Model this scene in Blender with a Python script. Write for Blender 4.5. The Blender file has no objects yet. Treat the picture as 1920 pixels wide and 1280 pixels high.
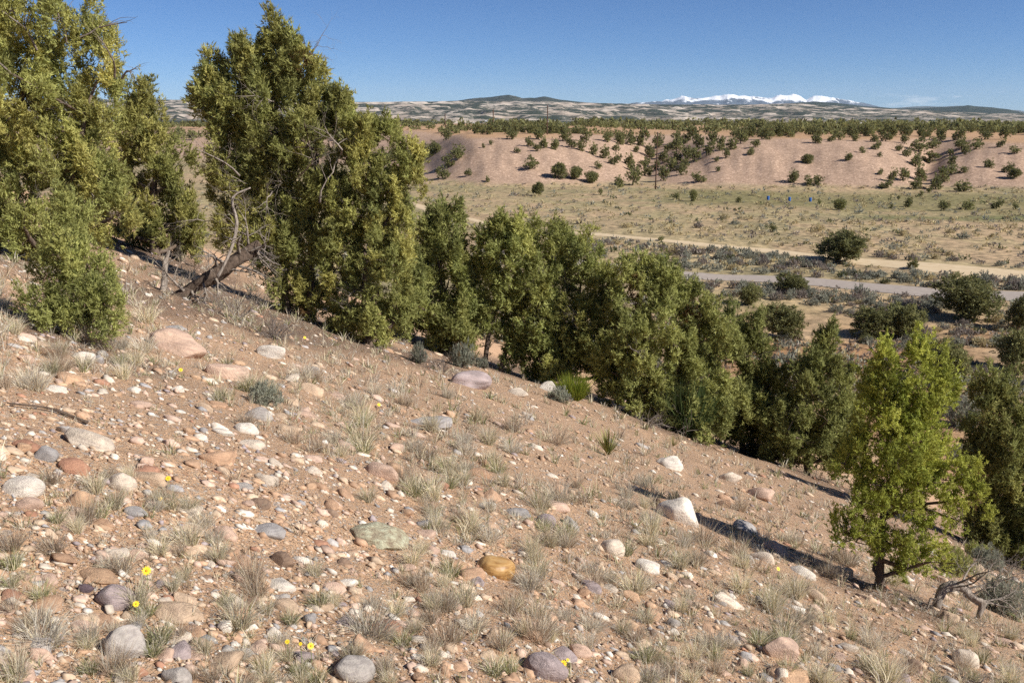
import bpy, math
import numpy as np
from mathutils import Vector, Matrix, Euler

R = math.radians
np.seterr(over="ignore")
scene = bpy.context.scene
COL = scene.collection

# ------------------------------------------------------------------ camera, sky, sun, exposure
F_PX = 1663.0                       # focal length in pixels of a 1920 px wide frame
PITCH = R(14.3)
cam_data = bpy.data.cameras.new("camera")
cam_data.sensor_width = 36.0
cam_data.lens = 36.0 * F_PX / 1920.0
cam_data.clip_start = 0.05
cam_data.clip_end = 120000.0
cam = bpy.data.objects.new("camera", cam_data)
cam.location = (0, 0, 0)
cam.rotation_euler = (math.pi / 2 - PITCH, 0, 0)
COL.objects.link(cam)
scene.camera = cam

SUN_DIR = Vector((0.73, -0.30, 0.58)).normalized()      # towards the sun
SUN_EL = math.asin(SUN_DIR.z)
SUN_AZ = math.atan2(SUN_DIR.x, SUN_DIR.y)

world = bpy.data.worlds.new("World")
scene.world = world
world.use_nodes = True
wn, wl = world.node_tree.nodes, world.node_tree.links
wn.clear()
w_out = wn.new("ShaderNodeOutputWorld")
w_bg = wn.new("ShaderNodeBackground")
w_bg.inputs["Strength"].default_value = 0.067
sky = wn.new("ShaderNodeTexSky")
sky.sky_type = 'NISHITA'
sky.sun_disc = False
sky.sun_elevation = SUN_EL
sky.sun_rotation = SUN_AZ
sky.altitude = 4000.0
sky.air_density = 1.0
sky.dust_density = 0.0
sky.ozone_density = 11.0
# thin wisps of cloud low over the horizon
tc = wn.new("ShaderNodeTexCoord")
mp = wn.new("ShaderNodeMapping")
mp.inputs["Scale"].default_value = (16.0, 16.0, 90.0)
nz = wn.new("ShaderNodeTexNoise")
nz.inputs["Scale"].default_value = 1.6
nz.inputs["Detail"].default_value = 6.0
nz.inputs["Roughness"].default_value = 0.6
cr = wn.new("ShaderNodeValToRGB")
cr.color_ramp.elements[0].position = 0.57
cr.color_ramp.elements[1].position = 0.72
sep = wn.new("ShaderNodeSeparateXYZ")
band = wn.new("ShaderNodeMapRange")
band.interpolation_type = 'SMOOTHSTEP'
band.inputs["From Min"].default_value = 0.040
band.inputs["From Max"].default_value = 0.012
east = wn.new("ShaderNodeMapRange")
east.interpolation_type = 'SMOOTHSTEP'
east.inputs["From Min"].default_value = 0.33
east.inputs["From Max"].default_value = 0.47
m1 = wn.new("ShaderNodeMath"); m1.operation = 'MULTIPLY'
m2 = wn.new("ShaderNodeMath"); m2.operation = 'MULTIPLY'
m3 = wn.new("ShaderNodeMath"); m3.operation = 'MULTIPLY'; m3.inputs[1].default_value = 0.7
mixc = wn.new("ShaderNodeMix"); mixc.data_type = 'RGBA'
mixc.inputs[7].default_value = (10.5, 10.8, 11.2, 1)
wl.new(tc.outputs["Generated"], mp.inputs["Vector"])
wl.new(mp.outputs["Vector"], nz.inputs["Vector"])
wl.new(nz.outputs["Fac"], cr.inputs["Fac"])
wl.new(tc.outputs["Generated"], sep.inputs["Vector"])
wl.new(sep.outputs["Z"], band.inputs["Value"])
wl.new(sep.outputs["X"], east.inputs["Value"])
wl.new(cr.outputs["Color"], m1.inputs[0]); wl.new(band.outputs["Result"], m1.inputs[1])
wl.new(m1.outputs[0], m2.inputs[0]); wl.new(east.outputs["Result"], m2.inputs[1])
wl.new(m2.outputs[0], m3.inputs[0])
wl.new(m3.outputs[0], mixc.inputs[0])
wl.new(sky.outputs["Color"], mixc.inputs[6])
wl.new(mixc.outputs[2], w_bg.inputs["Color"])
wl.new(w_bg.outputs["Background"], w_out.inputs["Surface"])

sun_data = bpy.data.lights.new("sun", 'SUN')
sun_data.energy = 4.9
sun_data.angle = R(0.53)
sun_data.color = (1.0, 0.95, 0.87)
sun = bpy.data.objects.new("sun", sun_data)
sun.rotation_euler = SUN_DIR.to_track_quat('Z', 'Y').to_euler()
sun.location = (30, 0, 40)
COL.objects.link(sun)

scene.view_settings.view_transform = 'Standard'
scene.view_settings.look = 'None'
scene.view_settings.exposure = 0.52
scene.view_settings.gamma = 1.0
scene.view_settings.use_curve_mapping = False
scene.render.engine = 'CYCLES'
scene.cycles.use_denoising = False
scene.cycles.max_bounces = 6
scene.cycles.diffuse_bounces = 3
scene.cycles.glossy_bounces = 2
scene.cycles.transmission_bounces = 3
scene.cycles.volume_bounces = 1

# ------------------------------------------------------------------ numeric helpers
def hash2(ix, iy, seed):
    h = (ix.astype(np.int64) * 374761393 + iy.astype(np.int64) * 668265263 + seed * 1274126177) & 0xFFFFFFFF
    h = ((h ^ (h >> 13)) * 1274126177) & 0xFFFFFFFF
    h = ((h ^ (h >> 16)) * 2246822519) & 0xFFFFFFFF
    return ((h ^ (h >> 15)) & 0xFFFFFF) / float(0xFFFFFF)

def vnoise(x, y, seed=0):
    """smooth value noise in -1..1"""
    x = np.asarray(x, float); y = np.asarray(y, float)
    ix = np.floor(x); iy = np.floor(y)
    fx = x - ix; fy = y - iy
    fx = fx * fx * (3 - 2 * fx); fy = fy * fy * (3 - 2 * fy)
    a = hash2(ix, iy, seed); b = hash2(ix + 1, iy, seed)
    c = hash2(ix, iy + 1, seed); d = hash2(ix + 1, iy + 1, seed)
    return 2 * (a + (b - a) * fx + (c - a) * fy + (a - b - c + d) * fx * fy) - 1

def fbm(x, y, seed=0, octaves=4, gain=0.5):
    s = 0; amp = 1; tot = 0
    for o in range(octaves):
        s = s + amp * vnoise(x * 2 ** o + 17.3 * o, y * 2 ** o - 9.1 * o, seed + o)
        tot += amp; amp *= gain
    return s / tot

def smooth(a, b, x):
    t = np.clip((x - a) / (b - a), 0, 1)
    return t * t * (3 - 2 * t)

def nrm(v):
    return v / np.maximum(np.linalg.norm(v, axis=-1, keepdims=True), 1e-9)

# ------------------------------------------------------------------ the lie of the land
EDGE_U = [-900, 250, 640, 780, 900, 1000, 1150, 1300, 1450, 1600, 1750, 1920, 2600]
EDGE_D = [420, 400, 330, 262, 246, 246, 252, 250, 244, 240, 240, 232, 232]

def far_u(x, y):
    return 960 + 1696 * x / np.maximum(y, 1.0)

def terrace_rise(x, y):
    """0 on the valley floor, 1 on the terrace above the gravel hills; gullies cut back into its edge"""
    uu = far_u(x, y)
    e = np.interp(uu, EDGE_U, EDGE_D) + 11 * vnoise(x / 52, y / 90, 31) + 3.0 * vnoise(x / 15, y / 20, 33)
    t = np.clip((y - e) / (88 + 22 * vnoise(x / 45, x * 0 + 3.1, 35)), 0, 1)
    t = 1 - (1 - t) ** 1.9
    t = t * smooth(0.0, 0.12, t + 0.03)
    k = y - e
    g1 = np.exp(-np.abs((uu - 1212 - 0.10 * k) / 78) ** 1.5) * (1 - smooth(40, 190, k))
    g2 = np.exp(-np.abs((uu - 1738 - 0.12 * k) / 40) ** 1.5) * (1 - smooth(30, 120, k)) * 0.8
    g3 = smooth(900, 770, uu + 0.2 * k) * (1 - smooth(60, 230, k))
    return t * (1 - 0.9 * np.clip(np.maximum(np.maximum(g1, g2), g3), 0, 1))

def slope_plane(x, y):
    r = np.hypot(x, y)
    return -1.60 - 0.35 * x - 0.23 * y - 0.0045 * np.maximum(0, r - 40) ** 2

def valley(x, y):
    t = terrace_rise(x, y)
    v = -19.5 + 0.45 * vnoise(x / 45, y / 45, 5) + 0.16 * vnoise(x / 9, y / 9, 6)
    v = v + 0.45 * np.clip(t * (1 - t) * 4, 0, 1) * (vnoise(far_u(x, y) / 31 + 0.02 * y, y / 60, 12) + 0.5 * vnoise(far_u(x, y) / 9, y / 25, 13))
    v = v + t * (11.4 + 1.5 * vnoise(x / 48, y / 60, 7)) + 0.35 * t * (1 - t) * 4 * vnoise(x / 7, y / 14, 8)
    r = np.hypot(x, y)
    fall = smooth(780, 1700, r + 60 * vnoise(x / 200, y / 200, 9))
    return v * (1 - fall) + (-40 + 3 * vnoise(x / 300, y / 300, 10)) * fall

def H(x, y):
    x = np.asarray(x, float); y = np.asarray(y, float)
    p = slope_plane(x, y)
    p = p + 0.10 * vnoise(x / 2.3, y / 2.3, 1) + 0.05 * vnoise(x / 0.8, y / 0.8, 2) + 0.018 * vnoise(x / 0.27, y / 0.27, 3)
    v = valley(x, y)
    k = 2.2
    return 0.5 * (p + v + np.sqrt((p - v) ** 2 + k * k))

CP, SP = math.cos(PITCH), math.sin(PITCH)
def ray(u, v):
    x = (np.asarray(u, float) - 960) / F_PX
    z = (640 - np.asarray(v, float)) / F_PX
    return np.stack([x, CP + z * SP, -SP + z * CP], -1)

def at(u, v, s):
    return ray(u, v) * np.asarray(s, float)[..., None]

def hit(u, v, far=4000.0):
    """where the line of sight through a point of the photograph first meets the ground"""
    d = ray(np.atleast_1d(u), np.atleast_1d(v))
    S = np.geomspace(1.5, far, int(26 * math.log(far)))
    lo = np.full(len(d), np.nan); hi = np.full(len(d), np.nan)
    for a in range(0, len(d), 800):
        p = d[a:a + 800, None, :] * S[None, :, None]
        below = p[..., 2] <= H(p[..., 0], p[..., 1])
        k = np.argmax(below, 1); ok = below.any(1)
        hi[a:a + 800] = np.where(ok, S[k], np.nan)
        lo[a:a + 800] = np.where(ok, np.where(k > 0, S[np.maximum(k - 1, 0)], S[0] * 0.9), np.nan)
    for _ in range(18):
        mid = 0.5 * (lo + hi)
        m = np.where(np.isnan(mid), 1.0, mid)
        p = d * m[:, None]
        above = p[:, 2] > H(p[:, 0], p[:, 1])
        lo = np.where(above, mid, lo); hi = np.where(above, hi, mid)
    s = 0.5 * (lo + hi)
    return d * s[:, None], s

def project(p):
    p = np.asarray(p, float)
    x, y, z = p[..., 0], p[..., 1], p[..., 2]
    dep = y * CP - z * SP
    up = y * SP + z * CP
    return 960 + F_PX * x / dep, 640 - F_PX * up / dep, dep

def ground_normal(x, y, e=0.15):
    dx = (H(x + e, y) - H(x - e, y)) / (2 * e)
    dy = (H(x, y + e) - H(x, y - e)) / (2 * e)
    return Vector((-float(dx), -float(dy), 1)).normalized()

# ------------------------------------------------------------------ mesh helpers
TRI = [0]
def make_mesh(name, V, Fc, C=None, mat=None, smooth_shade=False, extra=None):
    V = np.ascontiguousarray(V, np.float32); Fc = np.ascontiguousarray(Fc, np.int32)
    me = bpy.data.meshes.new(name)
    nv, nf, k = len(V), len(Fc), Fc.shape[1]
    me.vertices.add(nv); me.vertices.foreach_set("co", V.ravel())
    me.loops.add(nf * k); me.loops.foreach_set("vertex_index", Fc.ravel())
    me.polygons.add(nf); me.polygons.foreach_set("loop_start", np.arange(0, nf * k, k, dtype=np.int32))
    if smooth_shade:
        me.polygons.foreach_set("use_smooth", np.ones(nf, bool))
    if C is not None:
        a = me.attributes.new("col", 'FLOAT_COLOR', 'POINT')
        c4 = np.ones((nv, 4), np.float32); c4[:, :3] = C
        a.data.foreach_set("color", c4.ravel())
    for key, arr in (extra or {}).items():
        a = me.attributes.new(key, 'FLOAT', 'POINT')
        a.data.foreach_set("value", np.ascontiguousarray(arr, np.float32))
    me.update(calc_edges=True)
    if mat is not None:
        me.materials.append(mat)
    TRI[0] += nf * (k - 2)
    return me

def link(name, me, loc=(0, 0, 0), rot=(0, 0, 0), sc=(1, 1, 1), parent=None):
    o = bpy.data.objects.new(name, me)
    COL.objects.link(o)
    o.location = loc; o.rotation_euler = rot; o.scale = sc
    if parent is not None:
        o.parent = parent
    return o

def tag(o, label=None, cat=None, group=None, kind=None):
    if label: o["label"] = label
    if cat: o["category"] = cat
    if group: o["group"] = group
    if kind: o["kind"] = kind
    return o

class MB:
    def __init__(self):
        self.V, self.F, self.C, self.n = [], [], [], 0
    def add(self, V, Fc, C):
        V = np.asarray(V, float).reshape(-1, 3)
        C = np.broadcast_to(np.asarray(C, float), V.shape)
        self.V.append(V); self.F.append(np.asarray(Fc) + self.n); self.C.append(C); self.n += len(V)
    def mesh(self, name, mat, smooth_shade=False):
        return make_mesh(name, np.concatenate(self.V), np.concatenate(self.F), np.concatenate(self.C), mat, smooth_shade)

def tubes(P0, P1, R0, R1, n=5):
    """a tapered prism for every segment"""
    P0 = np.asarray(P0, float); P1 = np.asarray(P1, float)
    R0 = np.asarray(R0, float); R1 = np.asarray(R1, float)
    N = len(P0)
    ax = nrm(P1 - P0)
    ref = np.where(np.abs(ax[:, 2:3]) > 0.9, np.array([[1.0, 0, 0]]), np.array([[0, 0, 1.0]]))
    a = nrm(np.cross(ax, ref)); b = np.cross(ax, a)
    th = np.arange(n) * 2 * np.pi / n
    ring = a[:, None, :] * np.cos(th)[None, :, None] + b[:, None, :] * np.sin(th)[None, :, None]
    V = np.concatenate([P0[:, None] + ring * R0[:, None, None], P1[:, None] + ring * R1[:, None, None]], 1)
    i = np.arange(n); j = (i + 1) % n
    f = np.concatenate([np.stack([i, j, j + n], 1), np.stack([i, j + n, i + n], 1)])
    Fc = (f[None] + (np.arange(N) * 2 * n)[:, None, None]).reshape(-1, 3)
    return V.reshape(-1, 3), Fc

def swept(path, radii, n=10, twist=0.0, lump=0.0, seed=0):
    """one continuous tube along a path, with lumps and a closed end"""
    path = np.asarray(path, float); m = len(path)
    tang = nrm(np.gradient(path, axis=0))
    ref = np.array([0.13, 1.0, 0.07]); V = []
    for k in range(m):
        a = np.cross(tang[k], ref); a /= max(np.linalg.norm(a), 1e-6)
        b = np.cross(tang[k], a)
        th = np.arange(n) * 2 * np.pi / n + twist * k
        rr = radii[k] * (1 + lump * vnoise(np.cos(th) * 1.7 + seed, np.sin(th) * 1.7 + k * 0.35, seed))
        V.append(path[k] + (a[None] * np.cos(th)[:, None] + b[None] * np.sin(th)[:, None]) * rr[:, None])
    V = np.concatenate(V + [path[:1], path[-1:]])
    i = np.arange(n); j = (i + 1) % n
    Fc = [np.concatenate([np.stack([i, j, j + n], 1), np.stack([i, j + n, i + n], 1)]) + k * n for k in range(m - 1)]
    Fc.append(np.stack([j, i, np.full(n, m * n)], 1))
    Fc.append(np.stack([i + (m - 1) * n, j + (m - 1) * n, np.full(n, m * n + 1)], 1))
    return V, np.concatenate(Fc)

def resample(pts, n):
    pts = np.asarray(pts, float)
    t = np.linspace(0, len(pts) - 1, n)
    i = np.clip(t.astype(int), 0, len(pts) - 2); f = (t - i)[:, None]
    p0 = pts[np.clip(i - 1, 0, None)]; p1 = pts[i]; p2 = pts[i + 1]; p3 = pts[np.clip(i + 2, None, len(pts) - 1)]
    return 0.5 * ((2 * p1) + (-p0 + p2) * f + (2 * p0 - 5 * p1 + 4 * p2 - p3) * f ** 2 + (-p0 + 3 * p1 - 3 * p2 + p3) * f ** 3)

def icosphere(level):
    t = (1 + 5 ** 0.5) / 2
    V = [(-1, t, 0), (1, t, 0), (-1, -t, 0), (1, -t, 0), (0, -1, t), (0, 1, t), (0, -1, -t), (0, 1, -t), (t, 0, -1), (t, 0, 1), (-t, 0, -1), (-t, 0, 1)]
    Fc = [(0, 11, 5), (0, 5, 1), (0, 1, 7), (0, 7, 10), (0, 10, 11), (1, 5, 9), (5, 11, 4), (11, 10, 2), (10, 7, 6), (7, 1, 8),
          (3, 9, 4), (3, 4, 2), (3, 2, 6), (3, 6, 8), (3, 8, 9), (4, 9, 5), (2, 4, 11), (6, 2, 10), (8, 6, 7), (9, 8, 1)]
    V = [np.array(v, float) / np.linalg.norm(v) for v in V]
    for _ in range(level):
        cache, out = {}, []
        def mid(a, b):
            k = (min(a, b), max(a, b))
            if k not in cache:
                m = V[a] + V[b]; V.append(m / np.linalg.norm(m)); cache[k] = len(V) - 1
            return cache[k]
        for a, b, c in Fc:
            ab, bc, ca = mid(a, b), mid(b, c), mid(c, a)
            out += [(a, ab, ca), (b, bc, ab), (c, ca, bc), (ab, bc, ca)]
        Fc = out
    return np.array(V), np.array(Fc)

ICO = [icosphere(i) for i in range(5)]

# ------------------------------------------------------------------ materials
def new_mat(name):
    m = bpy.data.materials.new(name); m.use_nodes = True
    nt = m.node_tree; nt.nodes.clear()
    return m, nt.nodes, nt.links

def N(nodes, kind, **kw):
    n = nodes.new(kind)
    for k, v in kw.items():
        if k in n.inputs.keys(): n.inputs[k].default_value = v
        else: setattr(n, k, v)
    return n

def mixrgb(nodes, links, fac, a, b, blend='MIX'):
    n = nodes.new("ShaderNodeMix"); n.data_type = 'RGBA'; n.blend_type = blend
    for sock, val in ((0, fac), (6, a), (7, b)):
        if hasattr(val, "is_linked") or hasattr(val, "links"):
            links.new(val, n.inputs[sock])
        elif sock == 0:
            n.inputs[0].default_value = val
        else:
            n.inputs[sock].default_value = (*val, 1) if len(val) == 3 else val
    return n.outputs[2]

def ramp(nodes, links, fac, stops, interp='LINEAR'):
    n = nodes.new("ShaderNodeValToRGB"); n.color_ramp.interpolation = interp
    els = n.color_ramp.elements
    while len(els) < len(stops): els.new(0.5)
    for e, (p, c) in zip(els, stops):
        e.position = p
        e.color = (c, c, c, 1) if np.isscalar(c) else (*c, 1)
    links.new(fac, n.inputs["Fac"])
    return n.outputs["Color"]

def finish(nodes, links, color, rough=0.9, spec=0.15, normal=None):
    b = N(nodes, "ShaderNodeBsdfPrincipled", Roughness=rough)
    b.inputs["Specular IOR Level"].default_value = spec
    if hasattr(color, "links"): links.new(color, b.inputs["Base Color"])
    else: b.inputs["Base Color"].default_value = (*color, 1)
    if normal is not None: links.new(normal, b.inputs["Normal"])
    o = nodes.new("ShaderNodeOutputMaterial")
    links.new(b.outputs["BSDF"], o.inputs["Surface"])
    return b

def bump(nodes, links, height, strength, dist):
    n = N(nodes, "ShaderNodeBump", Strength=strength, Distance=dist)
    links.new(height, n.inputs["Height"])
    return n.outputs["Normal"]

def foliage_mat(name, transl=0.25, rough=0.65):
    m, n, l = new_mat(name)
    at_ = N(n, "ShaderNodeAttribute", attribute_name="col")
    oi = n.new("ShaderNodeObjectInfo")
    hs = n.new("ShaderNodeHueSaturation")
    mr = N(n, "ShaderNodeMapRange"); mr.inputs["To Min"].default_value = 0.82; mr.inputs["To Max"].default_value = 1.18
    l.new(oi.outputs["Random"], mr.inputs["Value"])
    l.new(at_.outputs["Color"], hs.inputs["Color"]); l.new(mr.outputs["Result"], hs.inputs["Value"])
    b = N(n, "ShaderNodeBsdfPrincipled", Roughness=rough); b.inputs["Specular IOR Level"].default_value = 0.2
    l.new(hs.outputs["Color"], b.inputs["Base Color"])
    t = n.new("ShaderNodeBsdfTranslucent"); l.new(hs.outputs["Color"], t.inputs["Color"])
    mx = n.new("ShaderNodeMixShader"); mx.inputs[0].default_value = transl
    l.new(b.outputs[0], mx.inputs[1]); l.new(t.outputs[0], mx.inputs[2])
    o = n.new("ShaderNodeOutputMaterial"); l.new(mx.outputs[0], o.inputs["Surface"])
    return m

M_LEAF = foliage_mat("juniper_foliage", 0.4)
M_GRASS = foliage_mat("dry_grass", 0.3, 0.8)

def wood_mat(name, c0, c1, scale=(30, 30, 4)):
    m, n, l = new_mat(name)
    t = n.new("ShaderNodeTexCoord")
    mp_ = n.new("ShaderNodeMapping"); mp_.inputs["Scale"].default_value = scale
    l.new(t.outputs["Object"], mp_.inputs["Vector"])
    z = N(n, "ShaderNodeTexNoise", Scale=1.0, Detail=5.0, Roughness=0.65); l.new(mp_.outputs[0], z.inputs["Vector"])
    c = ramp(n, l, z.outputs["Fac"], [(0.3, c0), (0.7, c1)])
    finish(n, l, c, 0.9, 0.1, bump(n, l, z.outputs["Fac"], 0.8, 0.02))
    return m

M_BARK = wood_mat("juniper_bark", (0.07, 0.05, 0.038), (0.20, 0.15, 0.115))
M_DEAD = wood_mat("bleached_dead_wood", (0.16, 0.13, 0.105), (0.38, 0.325, 0.275))
M_LOG = wood_mat("weathered_log_bark", (0.045, 0.032, 0.024), (0.17, 0.125, 0.095), (26, 26, 7))
M_TWIG = wood_mat("dry_twig", (0.13, 0.105, 0.09), (0.26, 0.22, 0.19))
M_POLE = wood_mat("creosoted_pole", (0.07, 0.04, 0.028), (0.13, 0.08, 0.055), (6, 6, 1))

def rock_mat():
    m, n, l = new_mat("river_stone")
    oi = n.new("ShaderNodeObjectInfo")
    t = n.new("ShaderNodeTexCoord")
    off = n.new("ShaderNodeVectorMath"); off.operation = 'ADD'
    l.new(t.outputs["Object"], off.inputs[0])
    sc = n.new("ShaderNodeVectorMath"); sc.operation = 'SCALE'; sc.inputs["Scale"].default_value = 40.0
    l.new(oi.outputs["Location"], sc.inputs[0]); l.new(sc.outputs[0], off.inputs[1])
    a = N(n, "ShaderNodeTexNoise", Scale=1.7, Detail=7.0, Roughness=0.62); l.new(off.outputs[0], a.inputs["Vector"])
    mp_ = n.new("ShaderNodeMapping"); mp_.inputs["Scale"].default_value = (1.2, 2.0, 9.0); mp_.inputs["Rotation"].default_value = (0.4, 0.3, 0)
    l.new(off.outputs[0], mp_.inputs["Vector"])
    bnd = N(n, "ShaderNodeTexNoise", Scale=1.0, Detail=4.0); l.new(mp_.outputs[0], bnd.inputs["Vector"])
    pit = N(n, "ShaderNodeTexNoise", Scale=11.0, Detail=4.0, Roughness=0.7); l.new(off.outputs[0], pit.inputs["Vector"])
    c = mixrgb(n, l, 1.0, oi.outputs["Color"], ramp(n, l, a.outputs["Fac"], [(0.25, 0.62), (0.5, 1.0), (0.75, 1.28)]), 'MULTIPLY')
    c = mixrgb(n, l, 1.0, c, ramp(n, l, bnd.outputs["Fac"], [(0.3, (0.84, 0.80, 0.80)), (0.62, (1.1, 1.08, 1.04))]), 'MULTIPLY')
    pale = ramp(n, l, pit.outputs["Fac"], [(0.60, 0.0), (0.74, 0.4)])
    c = mixrgb(n, l, pale, c, (0.55, 0.50, 0.42))
    dark = ramp(n, l, pit.outputs["Fac"], [(0.27, 0.5), (0.34, 0.0)])
    c = mixrgb(n, l, dark, c, (0.11, 0.09, 0.08))
    finish(n, l, c, 0.82, 0.25, bump(n, l, pit.outputs["Fac"], 0.5, 0.06))
    return m
M_ROCK = rock_mat()

def polished_mat():
    m, n, l = new_mat("polished_banded_stone")
    t = n.new("ShaderNodeTexCoord")
    mp_ = n.new("ShaderNodeMapping"); mp_.inputs["Scale"].default_value = (0.9, 1.4, 5.0); mp_.inputs["Rotation"].default_value = (0.2, 0.25, 0)
    l.new(t.outputs["Object"], mp_.inputs["Vector"])
    z = N(n, "ShaderNodeTexNoise", Scale=1.4, Detail=4.0, Distortion=0.8); l.new(mp_.outputs[0], z.inputs["Vector"])
    c = ramp(n, l, z.outputs["Fac"], [(0.3, (0.24, 0.12, 0.04)), (0.48, (0.38, 0.215, 0.075)), (0.7, (0.48, 0.31, 0.13))])
    finish(n, l, c, 0.48, 0.4)
    return m
M_POLISHED = polished_mat()

def lichen_mat():
    m, n, l = new_mat("lichened_stone")
    t = n.new("ShaderNodeTexCoord")
    z = N(n, "ShaderNodeTexNoise", Scale=4.0, Detail=8.0, Roughness=0.7); l.new(t.outputs["Object"], z.inputs["Vector"])
    c = ramp(n, l, z.outputs["Fac"], [(0.34, (0.22, 0.16, 0.12)), (0.47, (0.36, 0.31, 0.21)), (0.6, (0.50, 0.49, 0.35))])
    finish(n, l, c, 0.95, 0.1, bump(n, l, z.outputs["Fac"], 0.7, 0.05))
    return m
M_LICHEN = lichen_mat()

def pebble_mat():
    m, n, l = new_mat("gravel_stones")
    a = N(n, "ShaderNodeAttribute", attribute_name="col")
    t = n.new("ShaderNodeTexCoord")
    z = N(n, "ShaderNodeTexNoise", Scale=55.0, Detail=4.0); l.new(t.outputs["Object"], z.inputs["Vector"])
    c = mixrgb(n, l, 1.0, a.outputs["Color"], ramp(n, l, z.outputs["Fac"], [(0.3, 0.75), (0.7, 1.2)]), 'MULTIPLY')
    finish(n, l, c, 0.88, 0.2)
    return m
M_PEBBLE = pebble_mat()

def ground_mat():
    m, n, l = new_mat("desert_soil")
    base = N(n, "ShaderNodeAttribute", attribute_name="col")
    grav = N(n, "ShaderNodeAttribute", attribute_name="gravel")
    t = n.new("ShaderNodeTexCoord")
    P = t.outputs["Object"]
    big = N(n, "ShaderNodeTexNoise", Scale=0.9, Detail=8.0, Roughness=0.68); l.new(P, big.inputs["Vector"])
    fine = N(n, "ShaderNodeTexNoise", Scale=26.0, Detail=6.0, Roughness=0.75); l.new(P, fine.inputs["Vector"])
    v1 = N(n, "ShaderNodeTexVoronoi", Scale=48.0); l.new(P, v1.inputs["Vector"])
    v2 = N(n, "ShaderNodeTexVoronoi", Scale=110.0); l.new(P, v2.inputs["Vector"])
    pal = [(0.0, (0.36, 0.20, 0.12)), (0.2, (0.52, 0.33, 0.21)), (0.4, (0.60, 0.45, 0.32)), (0.58, (0.46, 0.26, 0.155)), (0.72, (0.66, 0.54, 0.42)), (0.86, (0.38, 0.33, 0.30)), (1.0, (0.70, 0.62, 0.52))]
    s1 = n.new("ShaderNodeSeparateColor"); l.new(v1.outputs["Color"], s1.inputs[0])
    s2 = n.new("ShaderNodeSeparateColor"); l.new(v2.outputs["Color"], s2.inputs[0])
    c1 = ramp(n, l, s1.outputs[0], pal); c2 = ramp(n, l, s2.outputs[0], pal)
    c = mixrgb(n, l, 1.0, base.outputs["Color"], ramp(n, l, big.outputs["Fac"], [(0.25, (0.70, 0.68, 0.66)), (0.5, (1, 1, 1)), (0.75, (1.22, 1.22, 1.2))]), 'MULTIPLY')
    c = mixrgb(n, l, 1.0, c, ramp(n, l, fine.outputs["Fac"], [(0.3, 0.60), (0.5, 1.0), (0.72, 1.28)]), 'MULTIPLY')
    # pale stones on the gravel hills, tufts and bare soil on the valley floor, too far off to tell apart
    sto = N(n, "ShaderNodeAttribute", attribute_name="stony"); scr = N(n, "ShaderNodeAttribute", attribute_name="scrub")
    v3 = N(n, "ShaderNodeTexVoronoi", Scale=2.4); l.new(P, v3.inputs["Vector"])
    s3 = n.new("ShaderNodeSeparateColor"); l.new(v3.outputs["Color"], s3.inputs[0])
    st_c = ramp(n, l, s3.outputs[0], [(0.0, (0.70, 0.68, 0.66)), (0.35, (0.93, 0.92, 0.91)), (0.75, (1.0, 1.0, 1.0)), (0.9, (1.12, 1.13, 1.13)), (1.0, (1.6, 1.62, 1.65))])
    c = mixrgb(n, l, sto.outputs["Fac"], c, mixrgb(n, l, 1.0, c, st_c, 'MULTIPLY'))
    tz = N(n, "ShaderNodeTexNoise", Scale=0.75, Detail=5.0, Roughness=0.7); l.new(P, tz.inputs["Vector"])
    sc_c = ramp(n, l, tz.outputs["Fac"], [(0.33, (0.42, 0.43, 0.40)), (0.45, (0.78, 0.78, 0.74)), (0.55, (1.06, 1.04, 0.98)), (0.68, (1.36, 1.30, 1.18))])
    c = mixrgb(n, l, scr.outputs["Fac"], c, mixrgb(n, l, 1.0, c, sc_c, 'MULTIPLY'))
    # small stones lie on the soil: cell by cell, only some of the cells
    k2 = N(n, "ShaderNodeMath", operation='GREATER_THAN'); k2.inputs[1].default_value = 0.34; l.new(s2.outputs[1], k2.inputs[0])
    d2 = ramp(n, l, v2.outputs["Distance"], [(0.38, 1.0), (0.5, 0.0)])
    f2 = N(n, "ShaderNodeMath", operation='MULTIPLY'); l.new(k2.outputs[0], f2.inputs[0]); l.new(d2, f2.inputs[1])
    f2b = N(n, "ShaderNodeMath", operation='MULTIPLY'); l.new(f2.outputs[0], f2b.inputs[0]); l.new(grav.outputs["Fac"], f2b.inputs[1])
    c = mixrgb(n, l, f2b.outputs[0], c, c2)
    k1 = N(n, "ShaderNodeMath", operation='GREATER_THAN'); k1.inputs[1].default_value = 0.50; l.new(s1.outputs[1], k1.inputs[0])
    d1 = ramp(n, l, v1.outputs["Distance"], [(0.36, 1.0), (0.46, 0.0)])
    f1 = N(n, "ShaderNodeMath", operation='MULTIPLY'); l.new(k1.outputs[0], f1.inputs[0]); l.new(d1, f1.inputs[1])
    f1b = N(n, "ShaderNodeMath", operation='MULTIPLY'); l.new(f1.outputs[0], f1b.inputs[0]); l.new(grav.outputs["Fac"], f1b.inputs[1])
    c = mixrgb(n, l, f1b.outputs[0], c, c1)
    v4 = N(n, "ShaderNodeTexVoronoi", Scale=15.0); l.new(P, v4.inputs["Vector"])
    s4 = n.new("ShaderNodeSeparateColor"); l.new(v4.outputs["Color"], s4.inputs[0])
    k4 = N(n, "ShaderNodeMath", operation='GREATER_THAN'); k4.inputs[1].default_value = 0.62; l.new(s4.outputs[1], k4.inputs[0])
    d4 = ramp(n, l, v4.outputs["Distance"], [(0.30, 1.0), (0.38, 0.0)])
    f4 = N(n, "ShaderNodeMath", operation='MULTIPLY'); l.new(k4.outputs[0], f4.inputs[0]); l.new(d4, f4.inputs[1])
    f4b = N(n, "ShaderNodeMath", operation='MULTIPLY'); l.new(f4.outputs[0], f4b.inputs[0]); l.new(grav.outputs["Fac"], f4b.inputs[1])
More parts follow.
